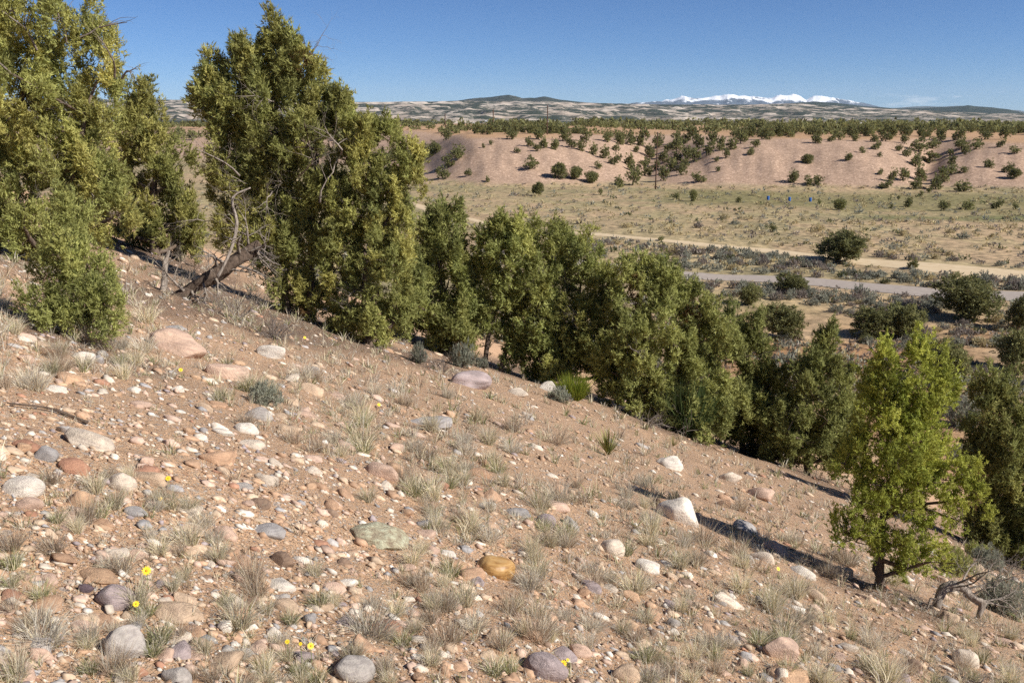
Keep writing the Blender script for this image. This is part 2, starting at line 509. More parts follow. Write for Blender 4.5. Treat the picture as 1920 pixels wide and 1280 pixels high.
    f4c = N(n, "ShaderNodeMath", operation='MULTIPLY'); l.new(f4b.outputs[0], f4c.inputs[0]); f4c.inputs[1].default_value = 0.75
    c = mixrgb(n, l, f4c.outputs[0], c, ramp(n, l, s4.outputs[0], pal))
    hsum = N(n, "ShaderNodeMath", operation='MULTIPLY_ADD'); l.new(f1b.outputs[0], hsum.inputs[0]); hsum.inputs[1].default_value = 1.0; l.new(f2b.outputs[0], hsum.inputs[2])
    hs2 = N(n, "ShaderNodeMath", operation='ADD'); l.new(hsum.outputs[0], hs2.inputs[0]); l.new(fine.outputs["Fac"], hs2.inputs[1])
    finish(n, l, c, 0.95, 0.08, bump(n, l, hs2.outputs[0], 1.0, 0.02))
    return m
M_GROUND = ground_mat()

# ------------------------------------------------------------------ the juniper stand (where the trees are)
# base (u, v), distance s, crown lobes (u, v, ru, rv) in photograph pixels, all turned into metres at the tree's own distance
TREES = {
 'T1': dict(b=(22, 492), s=12.7, lobes=[(40, 30, 95, 62), (150, 45, 68, 62), (190, 95, 48, 55), (110, 130, 95, 66), (20, 150, 90, 80), (175, 190, 55, 62), (-60, 60, 80, 90), (80, 225, 95, 62), (-40, 240, 70, 70), (165, 265, 58, 52), (195, 335, 42, 48), (205, 410, 34, 52), (120, 310, 45, 34), (-75, 350, 60, 70), (110, 420, 34, 40), (30, 250, 70, 50), (45, 320, 46, 38), (-25, 420, 50, 50), (20, 400, 44, 50), (-30, 320, 60, 60), (70, 460, 44, 26), (150, 390, 34, 40)], litter=2.6),
 'T2': dict(b=(300, 487), s=23.0, lobes=[(256, 190, 27, 38), (240, 250, 48, 55), (290, 275, 42, 52), (262, 335, 66, 60), (325, 340, 44, 52), (300, 410, 72, 55), (350, 400, 32, 50), (330, 455, 50, 28), (240, 430, 48, 40), (290, 470, 50, 22)], litter=2.4),
 'T3': dict(b=(150, 640), s=8.0, litter=0.7, lobes=[(122, 405, 15, 38), (125, 460, 34, 42), (150, 500, 42, 42), (105, 520, 42, 38), (170, 550, 48, 42), (100, 575, 46, 36), (195, 575, 38, 36), (150, 610, 58, 28), (95, 605, 34, 22)]),
 'T4': dict(b=(560, 602), s=18.6, lobes=[(512, 75, 19, 32), (470, 105, 24, 32), (545, 105, 27, 42), (505, 130, 50, 45), (455, 140, 22, 30), (580, 150, 33, 50), (402, 145, 22, 28), (385, 180, 16, 24), (430, 195, 38, 36), (520, 195, 66, 44), (595, 215, 30, 46), (415, 235, 30, 32), (475, 250, 50, 40), (560, 262, 46, 36), (440, 300, 45, 36), (418, 335, 28, 26), (560, 345, 40, 30), (470, 345, 38, 26), (628, 215, 16, 24), (640, 215, 12, 18), (520, 400, 45, 34), (475, 455, 34, 30), (540, 455, 46, 42), (555, 540, 45, 42), (500, 500, 30, 26), (590, 560, 45, 46), (590, 480, 40, 45), (600, 410, 34, 34), (540, 600, 40, 24), (460, 385, 46, 36), (525, 330, 55, 36), (430, 420, 34, 30), (610, 350, 34, 40), (505, 285, 60, 34)], litter=3.0),
 'T5': dict(b=(690, 648), s=17.2, lobes=[(672, 245, 28, 24), (700, 262, 34, 34), (650, 300, 42, 40), (722, 305, 45, 40), (765, 305, 26, 36), (690, 350, 55, 45), (760, 355, 30, 44), (650, 395, 50, 45), (725, 410, 55, 48), (620, 450, 36, 44), (680, 470, 55, 50), (745, 480, 42, 52), (640, 520, 46, 40), (710, 545, 60, 44), (745, 590, 28, 36), (655, 590, 50, 38), (705, 615, 48, 28), (648, 628, 30, 16)], litter=2.4),
 'T6': dict(b=(826, 640), s=24.0, lobes=[(838, 420, 24, 30), (800, 432, 20, 32), (845, 470, 32, 40), (795, 490, 30, 44), (840, 530, 42, 44), (785, 560, 34, 46), (825, 590, 46, 38), (860, 590, 28, 30), (815, 622, 40, 22), (768, 520, 30, 48), (765, 600, 30, 36), (870, 630, 34, 26)]),
 'T7': dict(b=(910, 668), s=24.0, lobes=[(935, 440, 22, 28), (968, 440, 22, 26), (905, 470, 24, 34), (995, 465, 26, 34), (945, 490, 46, 42), (895, 530, 32, 40), (1000, 525, 38, 44), (945, 560, 52, 46), (890, 590, 26, 34), (1000, 590, 42, 38), (955, 625, 46, 30), (968, 668, 26, 28), (1030, 560, 26, 44), (1025, 640, 30, 34), (865, 520, 22, 40)]),
 'T8': dict(b=(1072, 700), s=24.0, lobes=[(1055, 455, 28, 26), (1095, 485, 32, 36), (1055, 520, 34, 44), (1120, 520, 26, 38), (1090, 570, 44, 44), (1055, 610, 36, 38), (1115, 625, 38, 40), (1065, 655, 40, 32), (1110, 675, 32, 26), (1068, 690, 40, 20), (1030, 650, 34, 34), (1142, 560, 22, 44), (1145, 640, 28, 50), (1140, 700, 34, 30), (1025, 692, 26, 18)]),
 'T9': dict(b=(1232, 778), s=23.0, lobes=[(1205, 515, 34, 26), (1240, 522, 26, 24), (1168, 545, 26, 36), (1230, 565, 45, 40), (1285, 560, 36, 32), (1330, 590, 32, 34), (1190, 610, 42, 42), (1260, 620, 48, 44), (1315, 640, 44, 44), (1185, 675, 40, 40), (1245, 690, 48, 44), (1310, 705, 42, 40), (1210, 730, 38, 28), (1270, 750, 48, 30), (1215, 765, 44, 24), (1295, 780, 40, 24), (1152, 620, 28, 50), (1150, 700, 34, 40), (1350, 660, 30, 50), (1350, 740, 36, 44), (1165, 755, 34, 26), (1335, 795, 34, 22)]),
 'T10': dict(b=(1395, 812), s=24.5, lobes=[(1385, 615, 30, 34), (1418, 640, 26, 38), (1375, 670, 38, 42), (1420, 695, 28, 42), (1380, 730, 42, 42), (1425, 755, 24, 36), (1372, 780, 34, 26), (1405, 795, 40, 22), (1350, 640, 28, 46), (1442, 720, 24, 54), (1442, 795, 30, 34), (1345, 790, 30, 28), (1400, 825, 50, 18)]),
 'T11': dict(b=(1512, 874), s=23.5, lobes=[(1547, 645, 17, 26), (1545, 690, 32, 34), (1510, 715, 34, 36), (1575, 725, 28, 38), (1535, 765, 46, 42), (1485, 780, 38, 40), (1580, 785, 28, 40), (1510, 825, 50, 34), (1565, 835, 38, 30), (1470, 835, 28, 26), (1520, 855, 46, 22), (1450, 790, 28, 42), (1450, 855, 34, 24), (1600, 800, 24, 44), (1590, 852, 32, 26)]),
 'T12': dict(b=(1668, 1120), s=9.25, litter=0.9, grow=0.93, lobes=[(1654, 672, 14, 26), (1724, 658, 20, 30), (1738, 690, 30, 32), (1662, 715, 22, 32), (1708, 735, 42, 38), (1655, 765, 36, 40), (1745, 760, 28, 28), (1775, 730, 14, 18), (1690, 800, 56, 44), (1625, 820, 34, 40), (1740, 835, 36, 38), (1670, 870, 62, 46), (1590, 870, 30, 34), (1735, 900, 50, 46), (1800, 890, 34, 40), (1815, 935, 28, 34), (1605, 935, 46, 34), (1690, 950, 60, 44), (1770, 960, 44, 34), (1590, 1000, 34, 22), (1640, 1010, 38, 24), (1720, 1020, 52, 38), (1715, 1068, 36, 24), (1650, 820, 40, 40), (1705, 785, 48, 40), (1660, 740, 30, 36), (1722, 805, 46, 44), (1630, 895, 44, 40), (1760, 850, 36, 40)]),
 'T13': dict(b=(1893, 1010), s=19.0, lobes=[(1862, 745, 30, 28), (1905, 770, 40, 44), (1850, 800, 30, 40), (1890, 840, 52, 46), (1960, 800, 60, 70), (1870, 890, 38, 42), (1920, 910, 50, 50), (1985, 900, 60, 60), (1890, 955, 45, 26), (1930, 970, 50, 24), (1835, 860, 28, 50), (1850, 930, 36, 42), (1845, 985, 36, 26), (1910, 1000, 50, 24), (1880, 1025, 46, 26), (1935, 1030, 50, 28), (1848, 1015, 34, 24)]),
}
for k, T in TREES.items():
    if k in ('T3', 'T5', 'T12'):
        T['s'] = float(hit(*T['b'])[1][0])
    p = at(T['b'][0], T['b'][1], np.array(T['s']))
    T['xy'] = (float(p[0]), float(p[1]))

LITTER = []
for (u, v, rad) in [(250, 530, 1.0), (330, 570, 1.1), (430, 590, 1.1), (540, 625, 1.0), (620, 640, 1.0), (720, 650, 1.0), (60, 500, 1.0), (1200, 760, 1.6), (1000, 700, 1.4), (1750, 1020, 1.0)]:
    q = hit(u, v)[0][0]
    LITTER.append((q[0], q[1], rad))

# ------------------------------------------------------------------ ground sheet
def ground_colour(x, y):
    x = np.asarray(x, float); y = np.asarray(y, float)
    r = np.hypot(x, y)
    p = slope_plane(x, y); v = valley(x, y)
    on_slope = smooth(-2.5, 1.0, p - v)
    n1 = fbm(x / 6, y / 6, 41); n2 = fbm(x / 28, y / 28, 43); n3 = fbm(x / 2.2, y / 2.2, 45)
    C = np.zeros(x.shape + (3,))
    slope_c = np.array([0.52, 0.335, 0.205]) * (1 + 0.16 * n3[..., None])
    soil = np.array([0.43, 0.315, 0.205]); straw = np.array([0.36, 0.30, 0.175]); green = np.array([0.215, 0.195, 0.095])
    red = np.array([0.37, 0.215, 0.125]); pale = np.array([0.52, 0.40, 0.25]); gravel = np.array([0.41, 0.285, 0.205])
    val = soil + (straw - soil) * smooth(-0.4, 0.5, n1)[..., None]
    val = val + (np.array([0.25, 0.225, 0.13]) - val) * (0.6 * smooth(-0.05, 0.45, fbm(x / 34, y / 16, 47)))[..., None]
    uu = far_u(x, y)
    edge = np.interp(uu, EDGE_U, EDGE_D)
    dfoot = edge - y
    g = smooth(34, 12, np.abs(dfoot - 28)) * smooth(-0.5, 0.25, n2 + 0.3) * smooth(1150, 1300, uu)
    val = val + (green - val) * (0.85 * g)[..., None]
    g2 = smooth(8, 0, np.abs(y - 176 + 6 * n2)) * smooth(1560, 1680, uu)
    val = val + (np.array([0.13, 0.15, 0.06]) - val) * (0.7 * g2)[..., None]
    pl = smooth(30, 8, np.abs(y - 135)) * smooth(-0.1, 0.5, n1 + 0.4 * n2)
    val = val + (pale - val) * (0.6 * pl)[..., None]
    nearv = smooth(95, 70, y - 6 * n2)
    val = val + (red - val) * (0.9 * nearv * smooth(-0.6, 0.3, n1))[..., None]
    t = terrace_rise(x, y)
    hill = gravel * (1 + 0.10 * n3[..., None] + 0.08 * n1[..., None])
    top = np.array([0.44, 0.28, 0.165])
    hill = hill + (top - hill) * smooth(0.93, 1.0, t)[..., None]
    val = val + (hill - val) * smooth(0.01, 0.10, t)[..., None]
    far = smooth(700, 1500, r)
    val = val + (np.array([0.27, 0.225, 0.16]) - val) * far[..., None]
    C = val + (slope_c - val) * on_slope[..., None]
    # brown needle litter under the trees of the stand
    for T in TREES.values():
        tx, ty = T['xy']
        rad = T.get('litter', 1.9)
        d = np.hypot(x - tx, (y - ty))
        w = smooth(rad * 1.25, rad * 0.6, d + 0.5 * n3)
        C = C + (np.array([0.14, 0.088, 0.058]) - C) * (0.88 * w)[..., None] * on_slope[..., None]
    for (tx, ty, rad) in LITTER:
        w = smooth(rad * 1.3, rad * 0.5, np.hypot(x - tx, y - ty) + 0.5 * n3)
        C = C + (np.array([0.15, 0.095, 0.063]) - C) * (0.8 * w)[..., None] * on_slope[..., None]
    stony = smooth(0.02, 0.12, t) * (1 - smooth(0.95, 1.0, t) * 0.5) * (1 - on_slope) * (1 - far)
    scrub = (1 - on_slope) * (1 - smooth(0.0, 0.08, t)) * (1 - far)
    return np.clip(C, 0.02, 0.9), on_slope * smooth(34, 20, r), stony, scrub

def build_ground():
    ph = np.concatenate([np.linspace(-180, -38, 30, endpoint=False), np.linspace(-38, 38, 390, endpoint=False), np.linspace(38, 180, 30, endpoint=False)])
    ph = np.radians(ph)
    rr = np.concatenate([np.geomspace(0.6, 60, 175, endpoint=False), np.geomspace(60, 200, 45, endpoint=False), np.geomspace(200, 480, 75, endpoint=False), np.geomspace(480, 33000, 45)])
    A, B = np.meshgrid(ph, rr)
    X = B * np.sin(A); Y = B * np.cos(A)
    Z = H(X, Y)
    C, G, ST, SC = ground_colour(X, Y)
    nr, na = X.shape
    V = np.stack([X, Y, Z], -1).reshape(-1, 3)
    i = np.arange(nr - 1)[:, None]; j = np.arange(na)[None]
    jn = (j + 1) % na
    a = i * na + j; b = i * na + jn; c = (i + 1) * na + jn; d = (i + 1) * na + j
    Fq = np.stack([a, b, c, d], -1).reshape(-1, 4)[:, ::-1]
    V = np.concatenate([V, [[0, 0, float(H(0.0, 0.0))]]])
    me = make_mesh("ground", V, Fq, np.concatenate([C.reshape(-1, 3), C.reshape(-1, 3)[:1]]), M_GROUND, True,
                   {"gravel": np.concatenate([G.ravel(), [1.0]]), "stony": np.concatenate([ST.ravel(), [0.0]]), "scrub": np.concatenate([SC.ravel(), [0.0]])})
    o = link("ground", me)
    tag(o, kind="structure")
build_ground()

# ------------------------------------------------------------------ roads in the valley
def road_mat(name, c0, c1, scale):
    m, n, l = new_mat(name)
    t = n.new("ShaderNodeTexCoord")
    z = N(n, "ShaderNodeTexNoise", Scale=scale, Detail=8.0, Roughness=0.7); l.new(t.outputs["Object"], z.inputs["Vector"])
    c = ramp(n, l, z.outputs["Fac"], [(0.3, c0), (0.7, c1)])
    finish(n, l, c, 1.0, 0.0, bump(n, l, z.outputs["Fac"], 0.4, 0.03))
    return m

def ribbon(name, pix, widths, mat, lift, label):
    pts = hit([q[0] for q in pix], [q[1] for q in pix])[0]
    path = resample(np.concatenate([pts[:1] + (pts[:1] - pts[1:2]) * 2.0, pts, pts[-1:] + (pts[-1:] - pts[-2:-1]) * 2.0]), 160)
    tang = nrm(np.gradient(path[:, :2], axis=0)); nor = np.stack([-tang[:, 1], tang[:, 0]], 1)
    k = np.linspace(-0.5, 0.5, 9)
    width = np.interp(np.linspace(0, 1, 160), np.linspace(0, 1, len(widths)), widths)
    wob = 0.5 * vnoise(np.arange(160) / 5.0, np.zeros(160), 77)
    XY = path[:, None, :2] + nor[:, None] * ((width + wob)[:, None] * k[None])[..., None]
    Z = np.maximum(H(XY[..., 0], XY[..., 1]), np.mean(H(XY[..., 0], XY[..., 1]), 1, keepdims=True)) + lift - 0.10 * (np.abs(k) > 0.45)
    V = np.concatenate([XY, Z[..., None]], -1).reshape(-1, 3)
    i = np.arange(159)[:, None]; j = np.arange(8)[None]; a = i * 9 + j
    Fq = np.stack([a, a + 1, a + 10, a + 9], -1).reshape(-1, 4)
    o = link(name, make_mesh(name, V, Fq, None, mat, True))
    tag(o, label, kind="structure")
    return path
DIRT = ribbon("dirt_road", [(790, 388), (865, 408), (960, 425), (1150, 442), (1320, 459), (1440, 470), (1530, 481), (1640, 492), (1780, 504), (1920, 518)], [3, 2.6, 2.6, 3, 4.5, 8.5, 9],
              road_mat("pale_dirt", (0.50, 0.38, 0.24), (0.62, 0.50, 0.34), 0.8), 0.10, "pale sandy dirt road crossing the valley")
PAVED = ribbon("paved_road", [(1080, 492), (1180, 503), (1300, 517), (1420, 523), (1530, 529), (1660, 541), (1780, 551), (1920, 556)], [4.5, 4.5, 5, 5.5, 5.5],
               road_mat("worn_asphalt", (0.30, 0.255, 0.225), (0.40, 0.345, 0.30), 1.5), 0.14, "grey worn paved road in the valley")

# ------------------------------------------------------------------ mesas, hills and mountains on the skyline
def far_mat(name, cliff, flat, veg, veg_scale, veg_lo, veg_hi, strata=0.0, steep=(0.80, 0.95)):
    m, n, l = new_mat(name)
    g = n.new("ShaderNodeNewGeometry")
    t = n.new("ShaderNodeTexCoord")
    sx = n.new("ShaderNodeSeparateXYZ"); l.new(g.outputs["Normal"], sx.inputs[0])
    fl = ramp(n, l, sx.outputs["Z"], [(steep[0], 0.0), (steep[1], 1.0)])
    mp_ = n.new("ShaderNodeMapping"); mp_.inputs["Scale"].default_value = (0.0008, 0.0008, 0.075)
    l.new(t.outputs["Object"], mp_.inputs["Vector"])
    st = N(n, "ShaderNodeTexNoise", Scale=1.0, Detail=3.0); l.new(mp_.outputs[0], st.inputs["Vector"])
    cc = ramp(n, l, st.outputs["Fac"], [(0.3, cliff[0]), (0.45, cliff[1]), (0.55, cliff[2]), (0.7, cliff[0])])
    big = N(n, "ShaderNodeTexNoise", Scale=0.004, Detail=5.0); l.new(t.outputs["Object"], big.inputs["Vector"])
    ff = ramp(n, l, big.outputs["Fac"], [(0.35, flat[0]), (0.65, flat[1])])
    vmap = n.new("ShaderNodeMapping"); vmap.inputs["Scale"].default_value = (0.42, 1.0, 1.6); l.new(t.outputs["Object"], vmap.inputs["Vector"])
    vz = N(n, "ShaderNodeTexNoise", Scale=veg_scale, Detail=7.0, Roughness=0.75); l.new(vmap.outputs[0], vz.inputs["Vector"])
    vm = ramp(n, l, vz.outputs["Fac"], [(veg_lo, 0.0), (veg_hi, 1.0)])
    ff = mixrgb(n, l, vm, ff, veg)
    vm2 = ramp(n, l, vz.outputs["Fac"], [(veg_lo + 0.10, 0.0), (veg_hi + 0.13, 0.8)])
    cc = mixrgb(n, l, vm2, cc, veg)
    c = mixrgb(n, l, fl, cc, ff)
    finish(n, l, c, 0.95, 0.05)
    return m

def sector(name, r0, r1, nr, na, hfun, mat, label, u0=-700, u1=2620, log=True):
    ph = np.arctan((np.linspace(u0, u1, na) - 960) / 1696.0)
    rr = np.geomspace(r0, r1, nr) if log else np.linspace(r0, r1, nr)
    A, B = np.meshgrid(ph, rr)
    X = B * np.tan(A); Y = B                       # rows of constant depth
    U = 960 + 1696 * np.tan(A)
    Z = hfun(U, Y, X)
    V = np.stack([X, Y, Z], -1).reshape(-1, 3)
    i = np.arange(nr - 1)[:, None]; j = np.arange(na - 1)[None]; a = i * na + j
    Fq = np.stack([a, a + 1, a + na + 1, a + na], -1).reshape(-1, 4)
    o = link(name, make_mesh(name, V, Fq, None, mat, False))
    tag(o, label, kind="structure")
    return o

def height_at(v, y):                               # height that shows at photograph row v at depth y
    return y * (216.0 - np.asarray(v, float)) / 1700.0

MESA_U = [-700, 200, 290, 500, 660, 800, 880, 1000, 1150, 1250, 1400, 1480, 1560, 1650, 1750, 1850, 1920, 2620]
MESA_V = [190, 189, 189, 191, 194, 193, 192, 193, 196, 198, 198, 196, 200, 205, 209, 213, 214, 212]
def mesa_h(U, Y, X):
    top = height_at(np.interp(U, MESA_U, MESA_V), 6800.0)
    start = 3500 + 420 * fbm(X / 900, X * 0 + 1.3, 51) + 260 * fbm(X / 260, Y / 500, 52)
    k = np.clip((Y - start) / (6700 - start), 0, 1.0)
    k = k + 0.07 * fbm(X / 700, Y / 420, 53, 5) * smooth(0, 0.12, k) + 0.05 * fbm(X / 90, Y / 130, 54, 4) * smooth(0, .1, k)
    k = np.clip(k, 0, 1.04)
    steps = 6.0
    q = k * steps
    fl = np.floor(q); fr = q - fl
    q = (fl + smooth(0.0, 0.20, fr) * 0.86 + 0.14 * fr) / steps
    h = -42 + (top + 42) * np.clip(q, 0, 1.03)
    drop = smooth(7600, 8900, Y)
    return h * (1 - drop) + (-42) * drop
M_MESA = far_mat("mesa_sandstone", [(0.56, 0.45, 0.36), (0.70, 0.63, 0.55), (0.46, 0.41, 0.38)], [(0.42, 0.34, 0.27), (0.58, 0.50, 0.42)],
                 (0.045, 0.055, 0.042), 0.012, 0.435, 0.52)
sector("mesa_terrain", 3000, 9000, 105, 700, mesa_h, M_MESA, "pale banded sandstone mesas and benches across the valley")

def ridge(name, table, yc, half, mat, label, rough=0.12, nscale=0.25, na=320, nr=36, seed=60, foot=-45.0):
    us = [t[0] for t in table]; vs = [t[1] for t in table]
    def hf(U, Y, X):
        top = height_at(np.interp(U, us, vs), yc)
        d = (Y - yc) / half
        prof = np.clip(1 - np.abs(d), 0, 1) ** 1.15
        rn = 1 - np.abs(fbm(X / (half * nscale), Y / (half * nscale), seed, 5))
        h = foot + (top - foot) * prof * (1 - rough * (1 - rn) * 2.2 * (0.25 + np.abs(d)))
        h = h + (top - foot) * 0.10 * rough * fbm(X / (half * 0.08), Y / (half * 0.1), seed + 9, 4)
        return h
    pad = 40
    return sector(name, yc - half, yc + half, nr, na, hf, mat, label, us[0] - pad, us[-1] + pad, log=False)

M_HILL = far_mat("wooded_far_hill", [(0.20, 0.17, 0.14), (0.34, 0.28, 0.22), (0.23, 0.19, 0.16)], [(0.26, 0.22, 0.17), (0.34, 0.28, 0.21)],
                 (0.035, 0.045, 0.035), 0.008, 0.33, 0.47)
M_BUTTE = far_mat("dark_far_butte", [(0.12, 0.11, 0.10), (0.28, 0.23, 0.19), (0.10, 0.10, 0.09)], [(0.08, 0.085, 0.06), (0.13, 0.12, 0.09)],
                  (0.03, 0.042, 0.03), 0.007, 0.30, 0.46)
ridge("twin_peaked_hill", [(700, 214), (760, 197), (800, 192.5), (830, 190), (860, 189), (880, 185.5), (900, 183), (920, 182), (938, 178.5), (954, 177), (968, 179.5), (980, 183), (1000, 182), (1018, 178.8), (1030, 180.5), (1050, 186), (1080, 190), (1130, 194), (1200, 199), (1300, 214)],
      9800, 1900, M_HILL, "twin-peaked bluish hill on the skyline", 0.16, seed=61)
ridge("low_dark_ridge", [(1130, 214), (1290, 206), (1390, 200), (1440, 197), (1480, 193), (1520, 190.5), (1560, 193), (1610, 199), (1680, 203.5), (1720, 203), (1750, 201), (1790, 199), (1803, 196.8), (1815, 198.5), (1850, 201), (1880, 205), (1905, 211), (1990, 214)],
      10500, 1700, M_BUTTE, "dark wooded ridge and butte on the skyline", 0.12, seed=65)

def snow_mat():
    m, n, l = new_mat("snow_and_rock")
    g = n.new("ShaderNodeNewGeometry"); t = n.new("ShaderNodeTexCoord")
    sx = n.new("ShaderNodeSeparateXYZ"); l.new(t.outputs["Object"], sx.inputs[0])
    z = N(n, "ShaderNodeTexNoise", Scale=0.0016, Detail=7.0, Roughness=0.7); l.new(t.outputs["Object"], z.inputs["Vector"])
    hgt = N(n, "ShaderNodeMapRange"); hgt.inputs["From Min"].default_value = 170; hgt.inputs["From Max"].default_value = 620
    l.new(sx.outputs["Z"], hgt.inputs["Value"])
    a = N(n, "ShaderNodeMath", operation='MULTIPLY_ADD'); l.new(z.outputs["Fac"], a.inputs[0]); a.inputs[1].default_value = 2.2; a.inputs[2].default_value = -1.22
    b = N(n, "ShaderNodeMath", operation='ADD'); l.new(hgt.outputs[0], b.inputs[0]); l.new(a.outputs[0], b.inputs[1])
    c = mixrgb(n, l, ramp(n, l, b.outputs[0], [(0.30, 0.0), (0.46, 1.0)]), (0.07, 0.09, 0.115), (0.88, 0.89, 0.91))
    finish(n, l, c, 0.8, 0.1)
    return m
M_SNOW = snow_mat()
ridge("snowy_mountains", [(1060, 214), (1120, 199), (1160, 194), (1200, 192), (1222, 188.5), (1240, 187), (1262, 182), (1280, 180), (1292, 184), (1310, 182), (1330, 179), (1345, 180), (1358, 176.5), (1378, 178), (1392, 177.5), (1408, 181), (1425, 179.5), (1440, 182), (1455, 179), (1478, 176.5), (1492, 181), (1503, 186), (1515, 180.5), (1535, 178.5), (1552, 181), (1566, 185), (1580, 186.5), (1600, 191), (1625, 197), (1660, 203), (1760, 212)],
      27000, 3600, M_SNOW, "snow-covered mountain range on the far horizon", 0.42, 0.16, 440, 50, 70)
M_BLUE = far_mat("remote_ridge", [(0.10, 0.11, 0.11), (0.14, 0.14, 0.13), (0.10, 0.11, 0.11)], [(0.09, 0.10, 0.09), (0.11, 0.12, 0.11)], (0.05, 0.06, 0.05), 0.002, 0.4, 0.6)
ridge("remote_blue_ridge", [(1560, 214), (1655, 203), (1690, 200.5), (1725, 199), (1760, 200), (1790, 198), (1830, 200), (1870, 206), (1882, 206), (1896, 206.5), (1910, 209), (1960, 211), (2040, 214)],
      23500, 2500, M_BLUE, "remote blue ridge behind the dark butte", 0.15, seed=75, nr=30)

# ------------------------------------------------------------------ foliage
def leaf_tris(rng, c, d, tone, per, stem, spread, ll, lw, out=None):
    n = len(c)
    C = np.repeat(c, per, 0); D = np.repeat(d, per, 0); K = np.repeat(tone, per, 0)
    m = len(C)
    t = rng.random((m, 1))
    base = C + D * (t * stem) + rng.normal(size=(m, 3)) * spread * (1.1 - 0.6 * t)
    ld = nrm(D * 0.9 + rng.normal(size=(m, 3)) * 0.6)
    face = np.repeat(d if out is None else out, per, 0)        # sprays spread flat side outwards
    side = nrm(np.cross(ld, face + rng.normal(size=(m, 3)) * 0.55))
    L = ll * (0.6 + 0.8 * rng.random((m, 1))); W = lw * (0.6 + 0.8 * rng.random((m, 1)))
    V = np.stack([base - side * W * 0.5, base + side * W * 0.5, base + ld * L], 1).reshape(-1, 3)
    Fc = np.arange(3 * m).reshape(-1, 3)
    K = K * (0.78 + 0.44 * rng.random((m, 1)))
    return V, Fc, np.repeat(K, 3, 0)

GREEN = np.array([0.320, 0.335, 0.110]); YELLOW = np.array([0.480, 0.445, 0.145]); DEEP = np.array([0.185, 0.210, 0.078]); BROWN = np.array([0.20, 0.125, 0.055])
def tones(rng, n, pal, brown=0.03):
    w = rng.random((n, 1)); w2 = rng.random((n, 1))
    c = pal[0] * (1 - w) + pal[1] * w
    c = np.where(w2 < 0.25, c * 0.6 + pal[2] * 0.4, c)
    c = np.where(rng.random((n, 1)) < brown, BROWN, c)
    return c * (0.85 + 0.3 * rng.random((n, 1)))

def lobe_clumps(rng, lobes, dens, bough, pal, brown):
    """boughs through the volume of the crown's lobes, thicker towards their outsides, each a cluster of tufts"""
    out, dirs, tone = [], [], []
    for (c, r, thin) in lobes:
        area = (r[0] * r[2] + r[1] * r[2] + r[0] * r[1]) / 3
        k = max(5 if thin == 1 else 3, int(thin * dens * area * 12.5 * 1.6 / 7))
        i = np.arange(k) + 0.5; zz = 1 - 2 * i / k; az = i * 2.39996 + rng.uniform(0, 6.28)
        v = nrm(np.stack([np.cos(az) * np.sqrt(1 - zz ** 2), np.sin(az) * np.sqrt(1 - zz ** 2), zz], 1) + rng.normal(size=(k, 3)) * 0.22)
        q = rng.random((k, 1)) ** 0.36
        b = np.array(c) + v * q * np.array(r) * (0.78 + 0.42 * rng.random((k, 1)) ** 1.5)
        bd = nrm(v * np.array([1, 1, 0.7]) * q + np.array([0, 0, 0.65]))
        w = nrm(rng.normal(size=(k * 7, 3)) + 0.5 * np.repeat(bd, 7, 0))
        out.append(np.repeat(b, 7, 0) + w * bough * (0.35 + 0.75 * rng.random((k * 7, 1))) * np.array([0.72, 0.72, 1.55]))
        dirs.append(nrm(w * 0.7 + np.repeat(bd, 7, 0) + np.array([0, 0, 0.6])))
        tone.append(np.repeat(tones(rng, k, pal, brown * 0.6), 7, 0) * (0.85 + 0.3 * rng.random((k * 7, 1))))
    return np.concatenate(out), np.concatenate(dirs), np.concatenate(tone)

def dead_branch(rng, p, d, length, rad, depth, segs, droop=0.0):
    """crooked bare branch with side twigs; fills segs with (p0, p1, r0, r1)"""
    n = 5 if depth > 0 else 4
    step = length / n
    for i in range(n):
        d = nrm(d + rng.normal(size=3) * 0.24 + np.array([0, 0, -droop]))
        q = p + d * step
        r0 = rad * (1 - i / n * 0.75); r1 = rad * (1 - (i + 1) / n * 0.75)
        segs.append((p, q, r0, r1))
        if depth > 0 and i >= 1:
            for _ in range(2 if rng.random() < 0.6 else 1):
                dd = nrm(d + rng.normal(size=3) * 0.75)
                dead_branch(rng, q, dd, length * (0.35 + 0.3 * rng.random()), r1 * 0.6, depth - 1, segs, droop)
        p = q

def seg_mesh(segs, name, mat, n=3):
    V, Fc = tubes([s[0] for s in segs], [s[1] for s in segs], [s[2] for s in segs], [s[3] for s in segs], n)
    return make_mesh(name, V, Fc, None, mat, True)

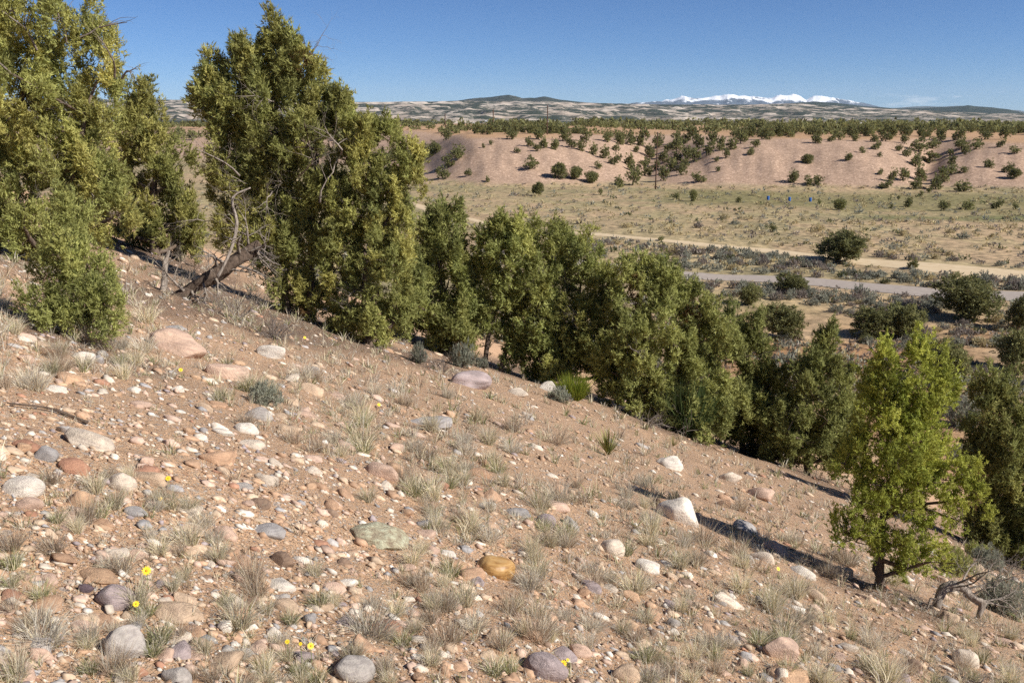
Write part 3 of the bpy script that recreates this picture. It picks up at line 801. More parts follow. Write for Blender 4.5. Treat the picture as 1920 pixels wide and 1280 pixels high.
def build_tree(name, T, pal, label, seed, tris, dens=9.0, clump=0.17, sprays=12, per=26, leaf=(0.05, 0.017), trunk_r=0.15, depth_f=0.9, dead=0, dead_len=0.6, stems=1, group=None, brown=0.03):
    rng = np.random.default_rng(seed)
    s = T['s']; bx, by = T['xy']; bz = float(H(bx, by))
    base = np.array([bx, by, bz])
    m_per_px = s / F_PX
    umean = np.mean([q[0] for q in T['lobes']])
    lobes = []
    for (u, v, ru, rv) in T['lobes']:
        dy = rng.normal() * 0.35 * depth_f * ru * m_per_px
        c = at(u, v, np.array(s)) - base + np.array([0, dy, 0])
        lobes.append((c, np.array([ru, ru * depth_f, rv]) * m_per_px * T.get('grow', 1.06)))
    # extra lobes at the back and front give the crown its depth
    wid = (max(q[0] + q[2] for q in T['lobes']) - min(q[0] - q[2] for q in T['lobes'])) * m_per_px
    n_front = len(lobes)
    for (c, r) in list(lobes):
        if rng.random() < 0.55:
            side = 1 if rng.random() < 0.75 else -1
            lobes.append((c * np.array([0.75, 1, 0.93]) + np.array([0, side * (0.18 + 0.12 * rng.random()) * wid, 0]), r * 0.85))
    cl, cd, tone = lobe_clumps(rng, [(c, r, 0.35 if i >= n_front else (0.5 if c[0] + bx < -0.62 * s else 1)) for i, (c, r) in enumerate(lobes)], dens, clump * 1.25, pal, brown)
    ground = H(cl[:, 0] + bx, cl[:, 1] + by) - bz
    keep = cl[:, 2] > ground + 0.06
    cl, cd, tone = cl[keep], cd[keep], tone[keep]
    n = len(cl)
    # sprays in each clump
    cs = np.repeat(cl, sprays, 0) + rng.normal(size=(n * sprays, 3)) * clump * np.array([0.27, 0.27, 0.46])
    ds = nrm(np.repeat(cd, sprays, 0) + rng.normal(size=(n * sprays, 3)) * 0.45)
    tn = np.repeat(tone, sprays, 0) * (0.88 + 0.24 * rng.random((n * sprays, 1)))
    no = nrm(nrm(cs - np.repeat(cl, sprays, 0)) + 0.7 * np.repeat(cd, sprays, 0))
    per_eff = max(4, int(round(0.86 * tris / (n * sprays))))
    grow = min(1.5, max(1.0, (0.85 * per / per_eff)) ** 0.5)
    V, Fc, K = leaf_tris(rng, cs, ds, tn, per_eff, clump * 0.7, leaf[0] * 0.3, leaf[0] * 1.1 * grow, leaf[1] * 0.95 * grow, no)
    root = bpy.data.objects.new(name, None); COL.objects.link(root)
    root.location = base
    tag(root, label, "tree", group)
    link("crown", make_mesh("crown", V, Fc, K, M_LEAF), parent=root)
    # trunk and limbs
    segs = []
    mb = MB()
    top = max(l[0][2] for l in lobes)
    cx = np.mean([l[0][0] for l in lobes]); cy = np.mean([l[0][1] for l in lobes])
    skel = []
    for k in range(stems):
        off = np.array([(k - (stems - 1) / 2) * trunk_r * 2.2, rng.normal() * 0.1, 0])
        lean = np.array([(k - (stems - 1) / 2) * 0.5 * wid / max(stems, 1), 0, 0])
        pts = np.array([[0, 0, -0.25], [0, 0, 0.05], [cx * 0.25, cy * 0.2, top * 0.3], [cx * 0.7, cy * 0.6, top * 0.62], [cx, cy, top * 0.80]])
        pts[2:, 1] += 0.10 * wid
        pts = pts + off + lean * np.array([0, 0.1, 0.6, 1, 1.2])[:, None] + rng.normal(size=(5, 3)) * np.array([0, 0, 0.05, 0.08, 0.08])[:, None] * top * 0.35
        path = resample(pts, 16)
        rad = 0.72 * trunk_r / math.sqrt(stems) * np.linspace(1.3, 0.12, 16) ** 1.1
        V, Fc = swept(path, rad, 9, 0.12, 0.35, seed + k)
        mb.add(V, Fc, 0.3)
        skel.append((path, rad))
    nodes, rads = [np.concatenate([p[4:] for p, _ in skel])], [np.concatenate([r[4:] for _, r in skel])]
    allp, allr = nodes[0], rads[0]
    for (c, r) in lobes:
        dist = np.linalg.norm((allp - c) * np.array([1, 1, 0.8]), axis=1) + 2.0 * np.maximum(0, allp[:, 2] - c[2] + 0.1)
        i = int(np.argmin(dist)); p0 = allp[i]
        mid = 0.5 * (p0 + c) + rng.normal(size=3) * 0.08 * np.linalg.norm(c - p0) + np.array([0, 0, -0.08 * np.linalg.norm(c - p0)])
        path = resample([p0, mid, c, c + (c - mid) * 0.3], 9)
        r0 = min(allr[i] * 0.75, trunk_r * 0.45)
        rad = r0 * np.linspace(1, 0.25, 9)
        V, Fc = swept(path, rad, 6, 0.1, 0.2, seed + 3)
        mb.add(V, Fc, 0.3)
        nodes.append(path[2:]); rads.append(rad[2:])
    NP = np.concatenate(nodes); NR = np.concatenate(rads)
    for p in cl[::5]:
        i = int(np.argmin(np.linalg.norm(NP - p, axis=1) + 0.6 * np.maximum(0, NP[:, 2] - p[2])))
        a = NP[i]; mid = 0.55 * a + 0.45 * p + rng.normal(size=3) * 0.05
        rr = min(0.014, NR[i] * 0.6)
        segs += [(a, mid, rr, rr * 0.7), (mid, p, rr * 0.7, rr * 0.3)]
    V, Fc = tubes([q[0] for q in segs], [q[1] for q in segs], [q[2] for q in segs], [q[3] for q in segs], 4)
    mb.add(V, Fc, 0.3)
    link("trunk", mb.mesh("trunk", M_BARK, True), parent=root)
    if dead:
        for k in range(dead):
            segs = []
            i = rng.integers(len(NP))
            d = nrm(rng.normal(size=3) * np.array([1, 0.8, 0.35]) + np.array([0, -0.35, 0.05]))
            dead_branch(rng, NP[i], d, dead_len * (0.6 + 0.8 * rng.random()), 0.016, 2, segs)
            link("dead_branch", seg_mesh(segs, "dead_branch", M_DEAD), parent=root)
    return root, base

PAL_A = (GREEN, YELLOW, DEEP)
PAL_B = (GREEN * 1.02, YELLOW * np.array([0.86, 0.93, 0.95]), DEEP)
PAL_Y = (np.array([0.290, 0.330, 0.060]), np.array([0.440, 0.450, 0.095]), np.array([0.190, 0.230, 0.048]))
PAL_D = (np.array([0.265, 0.295, 0.098]), np.array([0.400, 0.390, 0.125]), np.array([0.165, 0.195, 0.072]))
PAL_DD = tuple(0.68 * c for c in PAL_D)  # deeper leaf tones, for the right-edge juniper alone
ROW = "junipers standing along the brow of the slope"
ROOT = {}
def T_(key, *a, **k):
    ROOT[key] = build_tree("juniper_tree", TREES[key], *a, **k)
T_('T1', PAL_A, "large juniper at the photo's left edge with bare twigs in its top", 101, 195000, dens=9.5, clump=0.15, sprays=11, per=22, leaf=(0.042, 0.015), trunk_r=0.17, dead=16, stems=3, dead_len=0.5)
T_('T2', PAL_A, "rounded cone of a juniper behind the small seedling, between the two largest trees", 102, 75000, dens=4.2, clump=0.22, sprays=12, per=22, leaf=(0.065, 0.024), trunk_r=0.16, dead=7)
T_('T3', PAL_B, "small bushy juniper seedling in front of the large left-edge tree", 103, 50000, dens=30, clump=0.085, sprays=7, per=18, leaf=(0.028, 0.010), trunk_r=0.035, dead=2, dead_len=0.25)
T_('T4', PAL_A, "tallest juniper with pointed crown against the sky above the fallen trunk", 104, 190000, dens=7.2, clump=0.18, sprays=12, per=24, leaf=(0.055, 0.020), trunk_r=0.20, dead=16, dead_len=0.9, stems=2)
T_('T5', PAL_A, "broad yellow-green juniper just right of the tallest one, its foliage reaching the ground", 105, 170000, dens=8.6, clump=0.17, sprays=12, per=24, leaf=(0.052, 0.019), trunk_r=0.18, dead=10)
T_('T6', PAL_B, "slim juniper standing half hidden behind the broad yellow-green one", 106, 75000, dens=4.2, clump=0.21, sprays=11, per=22, leaf=(0.065, 0.024), trunk_r=0.12, dead=5, group=ROW)
T_('T7', PAL_D, "dark green juniper with bare forked trunk behind the grey boulder", 107, 105000, dens=4.4, clump=0.21, sprays=11, per=22, leaf=(0.065, 0.024), trunk_r=0.18, stems=3, dead=6, group=ROW)
T_('T8', PAL_D, "dark juniper behind the bright green broom-like shrub", 108, 90000, dens=4.2, clump=0.21, sprays=11, per=22, leaf=(0.065, 0.024), trunk_r=0.14, dead=6, group=ROW)
T_('T9', PAL_B, "widest juniper of the brow, behind the yucca and the dark fine-stemmed shrub", 109, 140000, dens=4.0, clump=0.21, sprays=11, per=22, leaf=(0.065, 0.024), trunk_r=0.17, stems=2, dead=8, group=ROW)
T_('T10', PAL_B, "narrow juniper squeezed between the widest brow juniper and the cone-shaped one", 110, 75000, dens=4.2, clump=0.21, sprays=11, per=22, leaf=(0.065, 0.024), trunk_r=0.12, dead=4, group=ROW)
T_('T11', PAL_B, "cone-shaped juniper with pointed tip just left of the bright young one", 111, 100000, dens=4.2, clump=0.21, sprays=11, per=22, leaf=(0.065, 0.024), trunk_r=0.13, dead=5, group=ROW)
T_('T12', PAL_Y, "bright green young two-tipped juniper on a bare stem, nearest tree on the slope", 112, 140000, dens=44, clump=0.085, sprays=6, per=14, leaf=(0.026, 0.0125), trunk_r=0.062, dead=3, dead_len=0.3, brown=0.01)
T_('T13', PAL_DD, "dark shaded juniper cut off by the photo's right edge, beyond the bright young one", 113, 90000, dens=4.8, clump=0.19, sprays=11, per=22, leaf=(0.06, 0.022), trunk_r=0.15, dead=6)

# ------------------------------------------------------------------ labels that single things out
PENDING = []
def later(o, desc, cat, pos, marks, group):
    """label to be finished once everything stands: desc + which landmark it lies by"""
    o["category"] = cat; o["group"] = group
    u, v, _ = project(pos)
    PENDING.append((o, desc, float(u), float(v), marks))

ORD = ["nearest", "second nearest", "third nearest", "fourth nearest", "fifth nearest", "sixth nearest", "seventh nearest", "eighth nearest", "ninth nearest", "tenth nearest"] + [f"{k}th nearest" if k not in (21, 22, 23, 31) else {21: "21st", 22: "22nd", 23: "23rd", 31: "31st"}[k] + " nearest" for k in range(11, 50)]
def finish_labels():
    groups = {}
    for o, desc, u, v, marks in PENDING:
        best = min(marks, key=lambda m: (m[0] - u) ** 2 + (1.5 * (m[1] - v)) ** 2)
        du, dv = u - best[0], v - best[1]
        if abs(du) > abs(dv): rel = "right of" if du > 0 else "left of"
        else: rel = "in front of" if dv > 0 else "behind"
        groups.setdefault((desc, rel, best[2]), []).append((math.hypot(du, dv), o))
    for (desc, rel, mark), lst in groups.items():
        lst.sort(key=lambda t: t[0])
        for i, (_, o) in enumerate(lst):
            if len(lst) == 1: o["label"] = f"{desc} {rel} the {mark}"
            elif i < len(ORD): o["label"] = f"{desc}, {ORD[i]} one {rel} the {mark}"
            else: o["label"] = f"{desc}, among those farther off {rel} the {mark}"

NEAR_MARKS = [(927, 1065, "golden brown polished cobble"), (1140, 828, "spiky yucca"), (315, 635, "large pinkish boulder"), (875, 707, "smooth grey boulder"),
              (1274, 957, "pale rounded boulder"), (1015, 1248, "purple-grey cobble"), (222, 1203, "grey slab"), (655, 1250, "dark grey round stone"),
              (155, 820, "flat grey-tan slab"), (420, 692, "wedge-shaped tan boulder"), (1465, 1212, "blocky pink stone"), (1668, 1118, "young juniper stem"),
              (715, 882, "flat pink slab"), (500, 993, "long grey cobble"), (1075, 730, "bright green shrub"), (700, 998, "lichened slab"), (40, 912, "whitish left-edge slab"),
              (1400, 988, "blue-grey rounded stone"), (505, 657, "light grey boulder"), (279, 1063, "largest yellow flower"), (1800, 1110, "twisted dead trunk"), (1172, 1262, "round tan stone")]
VALLEY_MARKS = [(1580, 470, "big roadside juniper"), (1228, 330, "nearest utility pole"), (1440, 370, "leftmost blue barrel"), (1518, 372, "rightmost blue barrel"),
                (1008, 360, "first hill's lone juniper"), (1470, 610, "dark globe-shaped juniper"), (1820, 560, "wide juniper below the road"), (1660, 600, "two-lobed juniper clump"),
                (1026, 258, "tall terrace pole"), (858, 300, "three-juniper row"), (1735, 320, "wooded right gully"), (1047, 336, "round juniper pair"),
                (1515, 308, "mid-slope dark juniper"), (1410, 555, "small round sage-flat juniper"), (1785, 690, "juniper behind the young tree"),
                (1905, 330, "right-edge hill juniper"), (1577, 390, "juniper beside the barrels"), (924, 250, "second terrace pole"), (835, 247, "third terrace pole"), (1400, 240, "terrace trees below the snowy mountains"), (1800, 240, "terrace trees below the butte")]

# ------------------------------------------------------------------ stones
STONE = {"tan": (0.54, 0.40, 0.28), "pinkish tan": (0.54, 0.385, 0.295), "pale": (0.62, 0.53, 0.43), "whitish": (0.68, 0.62, 0.54), "grey": (0.40, 0.365, 0.335),
         "blue-grey": (0.355, 0.335, 0.325), "purple-grey": (0.36, 0.295, 0.29), "reddish": (0.40, 0.215, 0.14), "brown": (0.25, 0.17, 0.12), "peach": (0.50, 0.33, 0.21), "dark purple": (0.13, 0.095, 0.11), "rust": (0.46, 0.295, 0.19)}

def rock_shape(seed, level, angular=0.3, lump=0.14):
    rng = np.random.default_rng(seed)
    V, Fc = ICO[level]
    V = V.copy()
    for _ in range(7):
        d = nrm(rng.normal(size=3)); ph = rng.random() * 6.28; fr = 1.2 + 2.2 * rng.random()
        V = V * (1 + lump * 0.42 * np.sin(V @ d * fr * 1.6 + ph))[:, None]
    ncut = int(3 + 9 * angular)
    for _ in range(ncut):                         # flats worn or broken onto the stone
        d = nrm(rng.normal(size=3) * np.array([1, 1, 0.8])); h = 0.62 + 0.30 * rng.random()
        over = np.maximum(0, V @ d - h)
        V = V - over[:, None] * d * (0.55 + 0.4 * angular)
    if level >= 3:
        for k in range(3):
            V = V * (1 + 0.02 * fbm(V[:, 0] * 4 * (k + 1) + seed, V[:, 1] * 4 * (k + 1) + V[:, 2] * 3, seed + k, 3))[:, None]
    V = V / np.abs(V).max(0)
    return V, Fc

def lay(o, pos, nrml, yaw, tilt=(0, 0)):
    q = Vector((0, 0, 1)).rotation_difference(nrml)
    o.rotation_euler = (q.to_matrix() @ Euler((tilt[0], tilt[1], yaw)).to_matrix()).to_euler()
    o.location = pos

# (u, v, width px, height px, colour, angular, label, material)
HERO = [
 (313, 636, 130, 62, "pinkish tan", 0.5, "large pinkish boulder in front of the juniper stand, biggest on the slope"),
 (420, 692, 86, 44, "pinkish tan", 0.5, "wedge-shaped tan boulder below and right of the largest pinkish boulder"),
 (505, 657, 56, 30, "whitish", 0.4, "light grey boulder left of the dark dead shrub"),
 (875, 709, 88, 46, "purple-grey", 0.25, "smooth grey boulder beside the grey sagebrush under the brow trees"),
 (155, 820, 106, 44, "pale", 0.35, "flat grey-tan slab in the gravel below the seedling"),
 (84, 849, 48, 36, "blue-grey", 0.15, "smooth blue-grey cobble left of the flat grey-tan slab"),
 (36, 912, 80, 48, "whitish", 0.4, "whitish slab with dark specks by the photo's left edge"),
 (50, 942, 56, 26, "pinkish tan", 0.2, "elongated pinkish cobble in front of the whitish left-edge slab"),
 (221, 900, 62, 38, "pale", 0.4, "pale tan stone right of the whitish left-edge slab"),
 (1274, 957, 88, 66, "whitish", 0.25, "pale rounded boulder at the far end of the young juniper's shadow"),
 (1014, 1248, 102, 58, "purple-grey", 0.3, "purple-grey cobble at the bottom beside a yellow flower"),
 (1172, 1262, 58, 42, "tan", 0.3, "round tan stone at the bottom right of the purple-grey cobble"),
 (655, 1252, 90, 56, "grey", 0.3, "dark grey round stone at the bottom between the flowers and the purple-grey cobble"),
 (208, 1117, 76, 50, "purple-grey", 0.3, "purple banded stone left of the lower yellow flower"),
 (222, 1203, 92, 84, "grey", 0.75, "big grey slab in the lower left beside a green grass tuft"),
 (326, 1268, 70, 44, "grey", 0.25, "rounded grey stone at the bottom edge, right of the red-brown one"),
 (257, 1256, 38, 22, "reddish", 0.2, "smooth red-brown cobble just below the grey slab"),
 (158, 1101, 30, 22, "dark purple", 0.3, "small dark purple stone left of the purple banded one"),
 (180, 1080, 84, 28, "peach", 0.3, "flat peach-coloured stone behind the purple banded one"),
 (1465, 1213, 74, 60, "pinkish tan", 0.9, "blocky pink stone in the lower right"),
 (1399, 989, 52, 30, "blue-grey", 0.3, "blue-grey rounded stone right of the pale rounded boulder"),
 (1368, 893, 46, 30, "pale", 0.35, "pale stone high on the slope, left of the pinkish one near the brow"),
 (1428, 926, 52, 30, "pinkish tan", 0.35, "pinkish stone near the brow right of the pale rounded boulder"),
 (1255, 866, 56, 28, "whitish", 0.35, "whitish stone right of the yucca"),
 (1582, 1073, 52, 24, "tan", 0.3, "flat tan stone left of the young juniper's stem"),
 (500, 993, 70, 28, "blue-grey", 0.35, "long grey cobble right of a pink cobble in mid slope"),
 (417, 997, 56, 28, "pinkish tan", 0.25, "pink cobble just left of the long grey cobble"),
 (252, 958, 46, 20, "blue-grey", 0.2, "flat blue-grey cobble below the peach slab"),
 (525, 1047, 50, 32, "brown", 0.8, "angular brown stone below the long grey cobble"),
 (481, 775, 64, 32, "grey", 0.4, "grey-tan boulder below the low grey shrub"),
 (455, 801, 54, 26, "whitish", 0.4, "dark-specked whitish stone below the grey-tan boulder"),
 (540, 803, 48, 18, "tan", 0.15, "flat oval tan cobble right of the dark-specked whitish stone"),
 (470, 829, 54, 26, "pale", 0.25, "round pale stone in front of the dark-specked whitish one"),
 (417, 809, 42, 15, "whitish", 0.2, "thin pale cobble left of the dark-specked whitish stone"),
 (352, 806, 25, 17, "peach", 0.1, "small round pink pebble left of the small blue-grey one"),
 (380, 805, 21, 15, "blue-grey", 0.1, "small blue-grey pebble beside the small round pink one"),
 (715, 882, 72, 36, "pinkish tan", 0.85, "flat pink slab in the middle of the slope"),
 (806, 791, 92, 28, "blue-grey", 0.5, "low blue-grey rock in mid slope behind the flat pink slab"),
 (793, 981, 36, 19, "blue-grey", 0.15, "small blue-grey cobble right of the lichened slab"),
 (800, 999, 46, 20, "pinkish tan", 0.25, "pinkish cobble just in front of the small blue-grey one"),
 (1020, 974, 44, 30, "purple-grey", 0.15, "rounded purplish cobble behind the golden brown one"),
 (1148, 1024, 48, 42, "pale", 0.3, "pale cobble half hidden by grass right of the golden brown one"),
 (1214, 1061, 52, 30, "whitish", 0.4, "whitish stone below the pale rounded boulder"),
 (1040, 946, 60, 22, "pinkish tan", 0.3, "long pinkish stone behind the rounded purplish cobble"),
 (148, 666, 46, 32, "whitish", 0.9, "angular whitish rock left of the largest pinkish boulder"),
 (181, 671, 27, 19, "blue-grey", 0.4, "blue-grey stone touching the angular whitish rock"),
 (248, 729, 28, 16, "whitish", 0.3, "small white cobble below the largest pinkish boulder"),
 (583, 693, 32, 20, "grey", 0.5, "grey stone below the dark dead shrub"),
 (132, 874, 60, 28, "reddish", 0.6, "reddish flat stone in front of the flat grey-tan slab"),
 (146, 934, 52, 42, "peach", 0.8, "peach-coloured broken slab right of the elongated pinkish cobble"),
 (1088, 1218, 46, 28, "pinkish tan", 0.5, "pinkish flat stone behind the round tan stone"),
 (1263, 1166, 27, 20, "grey", 0.1, "small round grey cobble above the small white one"),
 (1264, 1183, 22, 15, "whitish", 0.2, "small white cobble below the small round grey one"),
 (920, 1188, 28, 36, "tan", 0.3, "upright tan cobble below the golden brown one"),
 (1183, 1116, 42, 20, "peach", 0.8, "flat peach stone right of the golden brown cobble"),
 (1391, 1243, 28, 26, "pinkish tan", 0.7, "small angular pink stone left of the blocky pink one"),
 (1715, 1245, 34, 22, "brown", 0.3, "brown stone at the lower right, right of the blocky pink one"),
 (1812, 1232, 56, 44, "pale", 0.4, "pale stone near the lower right corner"),
 (1780, 1156, 42, 20, "tan", 0.6, "tan stone in front of the twisted dead trunk"),
 (1566, 1250, 27, 22, "blue-grey", 0.5, "blue-grey stone at the bottom right of the blocky pink one"),
 (420, 1172, 34, 30, "whitish", 0.95, "angular pale stone right of the green grass tuft"),
 (510, 1184, 34, 24, "whitish", 0.6, "cream-coloured stone above the cluster of three yellow flowers"),
 (582, 1158, 32, 27, "blue-grey", 0.4, "blue-grey stone above and right of the flower cluster"),
 (1030, 728, 50, 22, "whitish", 0.5, "whitish slab left of the bright green shrub"),
 (970, 735, 44, 18, "pale", 0.4, "pale stone between the grey boulder and the bright green shrub"),
]
rocks_px = []
heroes = []
hp, hs = hit([h[0] for h in HERO], [h[1] + 0.30 * h[3] for h in HERO])
for i, (u, v, w, h, c, ang, lab) in enumerate(HERO):
    p, s = hp[i], hs[i]
    big = w > 45
    V, Fc = rock_shape(900 + i, 4 if w > 100 else 3, ang)
    m = s / F_PX
    rx = 0.5 * w * m; rz = 0.56 * h * m; ry = rx * 0.78
    o = link("boulder" if w > 60 else "cobble", make_mesh("stone", V, Fc, None, M_ROCK, ang < 0.7), sc=(rx, ry, rz))
    nn = ground_normal(p[0], p[1])
    rng = np.random.default_rng(i)
    lay(o, Vector(p) + nn * (rz * 0.18) + Vector((0, ry * 0.35, 0)), (nn + Vector((0, 0, 1))).normalized(), rng.normal() * 0.25, (rng.normal() * 0.12, rng.normal() * 0.12))
    q = o.location; o.location.z = float(H(q.x, q.y)) + rz * 0.18
    tag(o, lab, "stone", "stones singled out on the slope")
    o.color = (*(np.array(STONE[c]) * (0.92 + 0.16 * rng.random())), 1)
    rocks_px.append((q.x, q.y, rx))
# the polished golden cobble and the lichened slab
for (u, v, w, h, mat, lab, sd, ang) in [(927, 1064, 82, 44, M_POLISHED, "golden brown polished cobble in the middle of the foreground", 41, 0.0), (704, 1000, 130, 50, M_LICHEN, "low slab covered in pale green lichen, mid slope", 52, 0.8)]:
    p, s = hit(u, v + 0.3 * h); p = p[0]; m = float(s[0]) / F_PX
    V, Fc = rock_shape(sd, 4, ang, 0.10)
    rx, ry, rz = 0.5 * w * m, 0.40 * w * m, 0.60 * h * m
    o = link("cobble", make_mesh("stone", V, Fc, None, mat, True), sc=(rx, ry, rz))
    nn = ground_normal(p[0], p[1])
    lay(o, Vector(p) + Vector((0, ry * 0.35, 0)), (nn + Vector((0, 0, 1))).normalized(), 0.15)
    o.location.z = float(H(o.location.x, o.location.y)) + rz * (0.34 if mat is M_POLISHED else 0.05)
    tag(o, lab, "stone", "stones singled out on the slope")
    rocks_px.append((o.location.x, o.location.y, rx))

def slope_points(rng, n, vmin=430, vmax=1420, smax=36.0, uspan=(-260, 2180)):
    """points on the near slope, spread evenly over the view and a margin round it"""
    u = rng.uniform(uspan[0], uspan[1], n); v = rng.uniform(vmin, vmax, n)
    d = ray(u, v)
    den = d[:, 2] + 0.35 * d[:, 0] + 0.23 * d[:, 1]
    s = np.where(den < -0.02, -1.56 / np.minimum(den, -0.02), 999.0)
    ok = s < smax * 1.2
    d, s = d[ok], s[ok]
    for _ in range(5):
        p = d * s[:, None]
        s = s + np.clip((p[:, 2] - H(p[:, 0], p[:, 1])) / -np.minimum(d[:, 2] + 0.35 * d[:, 0] + 0.23 * d[:, 1], -0.02), -2, 2) * 0.9
    p = d * s[:, None]; p[:, 2] = H(p[:, 0], p[:, 1])
    ok = (s < smax) & (s > 0.8)
    ok &= (slope_plane(p[:, 0], p[:, 1]) - valley(p[:, 0], p[:, 1])) > 2.0
    return p[ok], s[ok]

rng = np.random.default_rng(7)
P, S = slope_points(rng, 5200)
names = list(STONE); wts = np.array([0.26, 0.25, 0.17, 0.06, 0.06, 0.05, 0.04, 0.02, 0.025, 0.07, 0.0, 0.22]); wts /= wts.sum()
size = np.exp(rng.normal(math.log(0.031), 0.54, len(P))) * (S / 5.5) ** 0.55
size = np.clip(size, 0.016, 0.16)
clear = np.ones(len(P), bool)
for (x, y, r) in rocks_px:
    clear &= np.hypot(P[:, 0] - x, P[:, 1] - y) > (r + size) * 0.9
P, S, size = P[clear], S[clear], size[clear]
u_, v_, _ = project(P)
inside = (u_ > 4) & (u_ < 1916) & (v_ > 4) & (v_ < 1276)
order = np.argsort(-(size / S) * inside)
N_IND = 300 - len(HERO) - 2
PROTO = [make_mesh("stone", *rock_shape(300 + k, 2, [0.2, 0.5, 0.7, 0.9, 1.1, 0.4, 0.8, 1.0, 0.3, 0.6, 1.2, 0.9][k], 0.22), None, M_ROCK, k in (0, 1, 5, 8, 9)) for k in range(12)]
stuff = MB()
for rank, i in enumerate(order):
    cn = names[rng.choice(len(names), p=wts)]
    rx = size[i]; ry = rx * rng.uniform(0.6, 1.0); rz = rx * rng.uniform(0.3, 0.6)
    col = np.array(STONE[cn]) * (0.85 + 0.3 * rng.random())
    p = P[i]
    z = float(H(p[0], p[1])) + rz * rng.uniform(-0.25, 0.2)
    if rank < N_IND:
        o = link("cobble", PROTO[rng.integers(12)], sc=(rx, ry, rz))
        lay(o, (p[0], p[1], z), (ground_normal(p[0], p[1]) + Vector((0, 0, 0.6))).normalized(), rng.uniform(0, 6.28), (rng.normal() * 0.2, rng.normal() * 0.2))
        o.color = (*col, 1)
        later(o, f"{cn} cobble", "stone", p, NEAR_MARKS, "cobbles strewn over the gravel slope")
    else:
        V, Fc = ICO[1 if rank < 480 else 0]
        Q = V * (1 + 0.19 * rng.normal(size=(len(V), 1))) * np.array([rx, ry, rz])
        a = rng.uniform(0, 6.28); ca, sa = math.cos(a), math.sin(a)
        Q = Q @ np.array([[ca, sa, 0], [-sa, ca, 0], [0, 0, 1]])
        Q[:, 2] += -0.35 * Q[:, 0] - 0.23 * Q[:, 1]
        stuff.add(Q + np.array([p[0], p[1], z]), Fc, col)
# finer gravel, too small and too many to count
def bits(seed, count, mean, shape, smax=30):
    P, S = slope_points(np.random.default_rng(seed), count, smax=smax)
    n = len(P); V0, F0 = shape; k = len(V0)
    sz = np.clip(np.exp(rng.normal(math.log(mean), 0.45, n)) * (S / 5.5) ** 0.6, 0.005, 0.06)
    Q = V0[None] * (1 + 0.25 * rng.normal(size=(n, k, 1)))
    Q = Q * (sz[:, None] * np.stack([np.ones(n), rng.uniform(0.6, 1, n), rng.uniform(0.35, 0.75, n)], 1))[:, None]
    a = rng.uniform(0, 6.28, n); ca, sa = np.cos(a)[:, None], np.sin(a)[:, None]
    X = Q[..., 0] * ca - Q[..., 1] * sa; Y = Q[..., 0] * sa + Q[..., 1] * ca
    Zg = H(P[:, 0], P[:, 1])
    Q = np.stack([X + P[:, :1], Y + P[:, 1:2], Q[..., 2] - 0.35 * X - 0.23 * Y + (Zg + sz * 0.12)[:, None]], -1).reshape(-1, 3)
    pal = np.array([STONE[c] for c in names])
    col = pal[rng.choice(len(names), n, p=wts)] * rng.uniform(0.75, 1.1, (n, 1))
    stuff.add(Q, (F0[None] + (np.arange(n) * k)[:, None, None]).reshape(-1, 3), np.repeat(col, k, 0))
OCT = (np.array([[1, 0, 0], [-1, 0, 0], [0, 1, 0], [0, -1, 0], [0, 0, 1], [0, 0, -1]], float), np.array([[0, 2, 4], [2, 1, 4], [1, 3, 4], [3, 0, 4], [2, 0, 5], [1, 2, 5], [3, 1, 5], [0, 3, 5]]))
bits(8, 6000, 0.016, ICO[0])
bits(9, 17000, 0.0125, OCT)
tag(link("gravel", stuff.mesh("gravel", M_PEBBLE)), "mixed tan, pink and grey gravel strewn over the slope", "gravel", None, "stuff")

# ------------------------------------------------------------------ grass and low shrubs on the slope
STRAW = np.array([0.76, 0.67, 0.47]); ASH = np.array([0.60, 0.55, 0.46]); GRN = np.array([0.29, 0.30, 0.13]); DUN = np.array([0.45, 0.34, 0.24])
def blades(rng, n, r0, length, width, lean, pal, wt, droop=0.5, side=0.35):
    """bent, pointed blades: two quads' worth of triangles and a tip"""
    a = rng.uniform(0, 2 * np.pi, n); rad = r0 * np.sqrt(rng.random(n))
    b = np.stack([np.cos(a) * rad, np.sin(a) * rad, np.zeros(n) - 0.01], 1)
    az = a + rng.normal(size=n) * 0.7
    ln = np.abs(rng.normal(size=n)) * lean + 0.08
    d = nrm(np.stack([np.cos(az) * ln, np.sin(az) * ln, np.ones(n)], 1))
    L = (length * (0.45 + 0.7 * rng.random(n)))[:, None]
    out = np.stack([np.cos(az), np.sin(az), np.zeros(n)], 1)
    mid = b + d * L * 0.5
    tip = mid + nrm(d + out * droop * rng.random((n, 1)) * 1.6 - np.array([0, 0, 1]) * droop * rng.random((n, 1))) * L * 0.55
    sd = nrm(np.cross(d, rng.normal(size=(n, 3)))) * width * 0.5
    V = np.stack([b - sd, b + sd, mid - sd * 0.8, mid + sd * 0.8, tip], 1).reshape(-1, 3)
    f = np.array([[0, 1, 3], [0, 3, 2], [2, 3, 4]])
    Fc = (f[None] + (np.arange(n) * 5)[:, None, None]).reshape(-1, 3)
    c = np.array(pal)[rng.choice(len(pal), n, p=wt)] * rng.uniform(0.75, 1.25, (n, 1))
    return V, Fc, np.repeat(c, 5, 0)

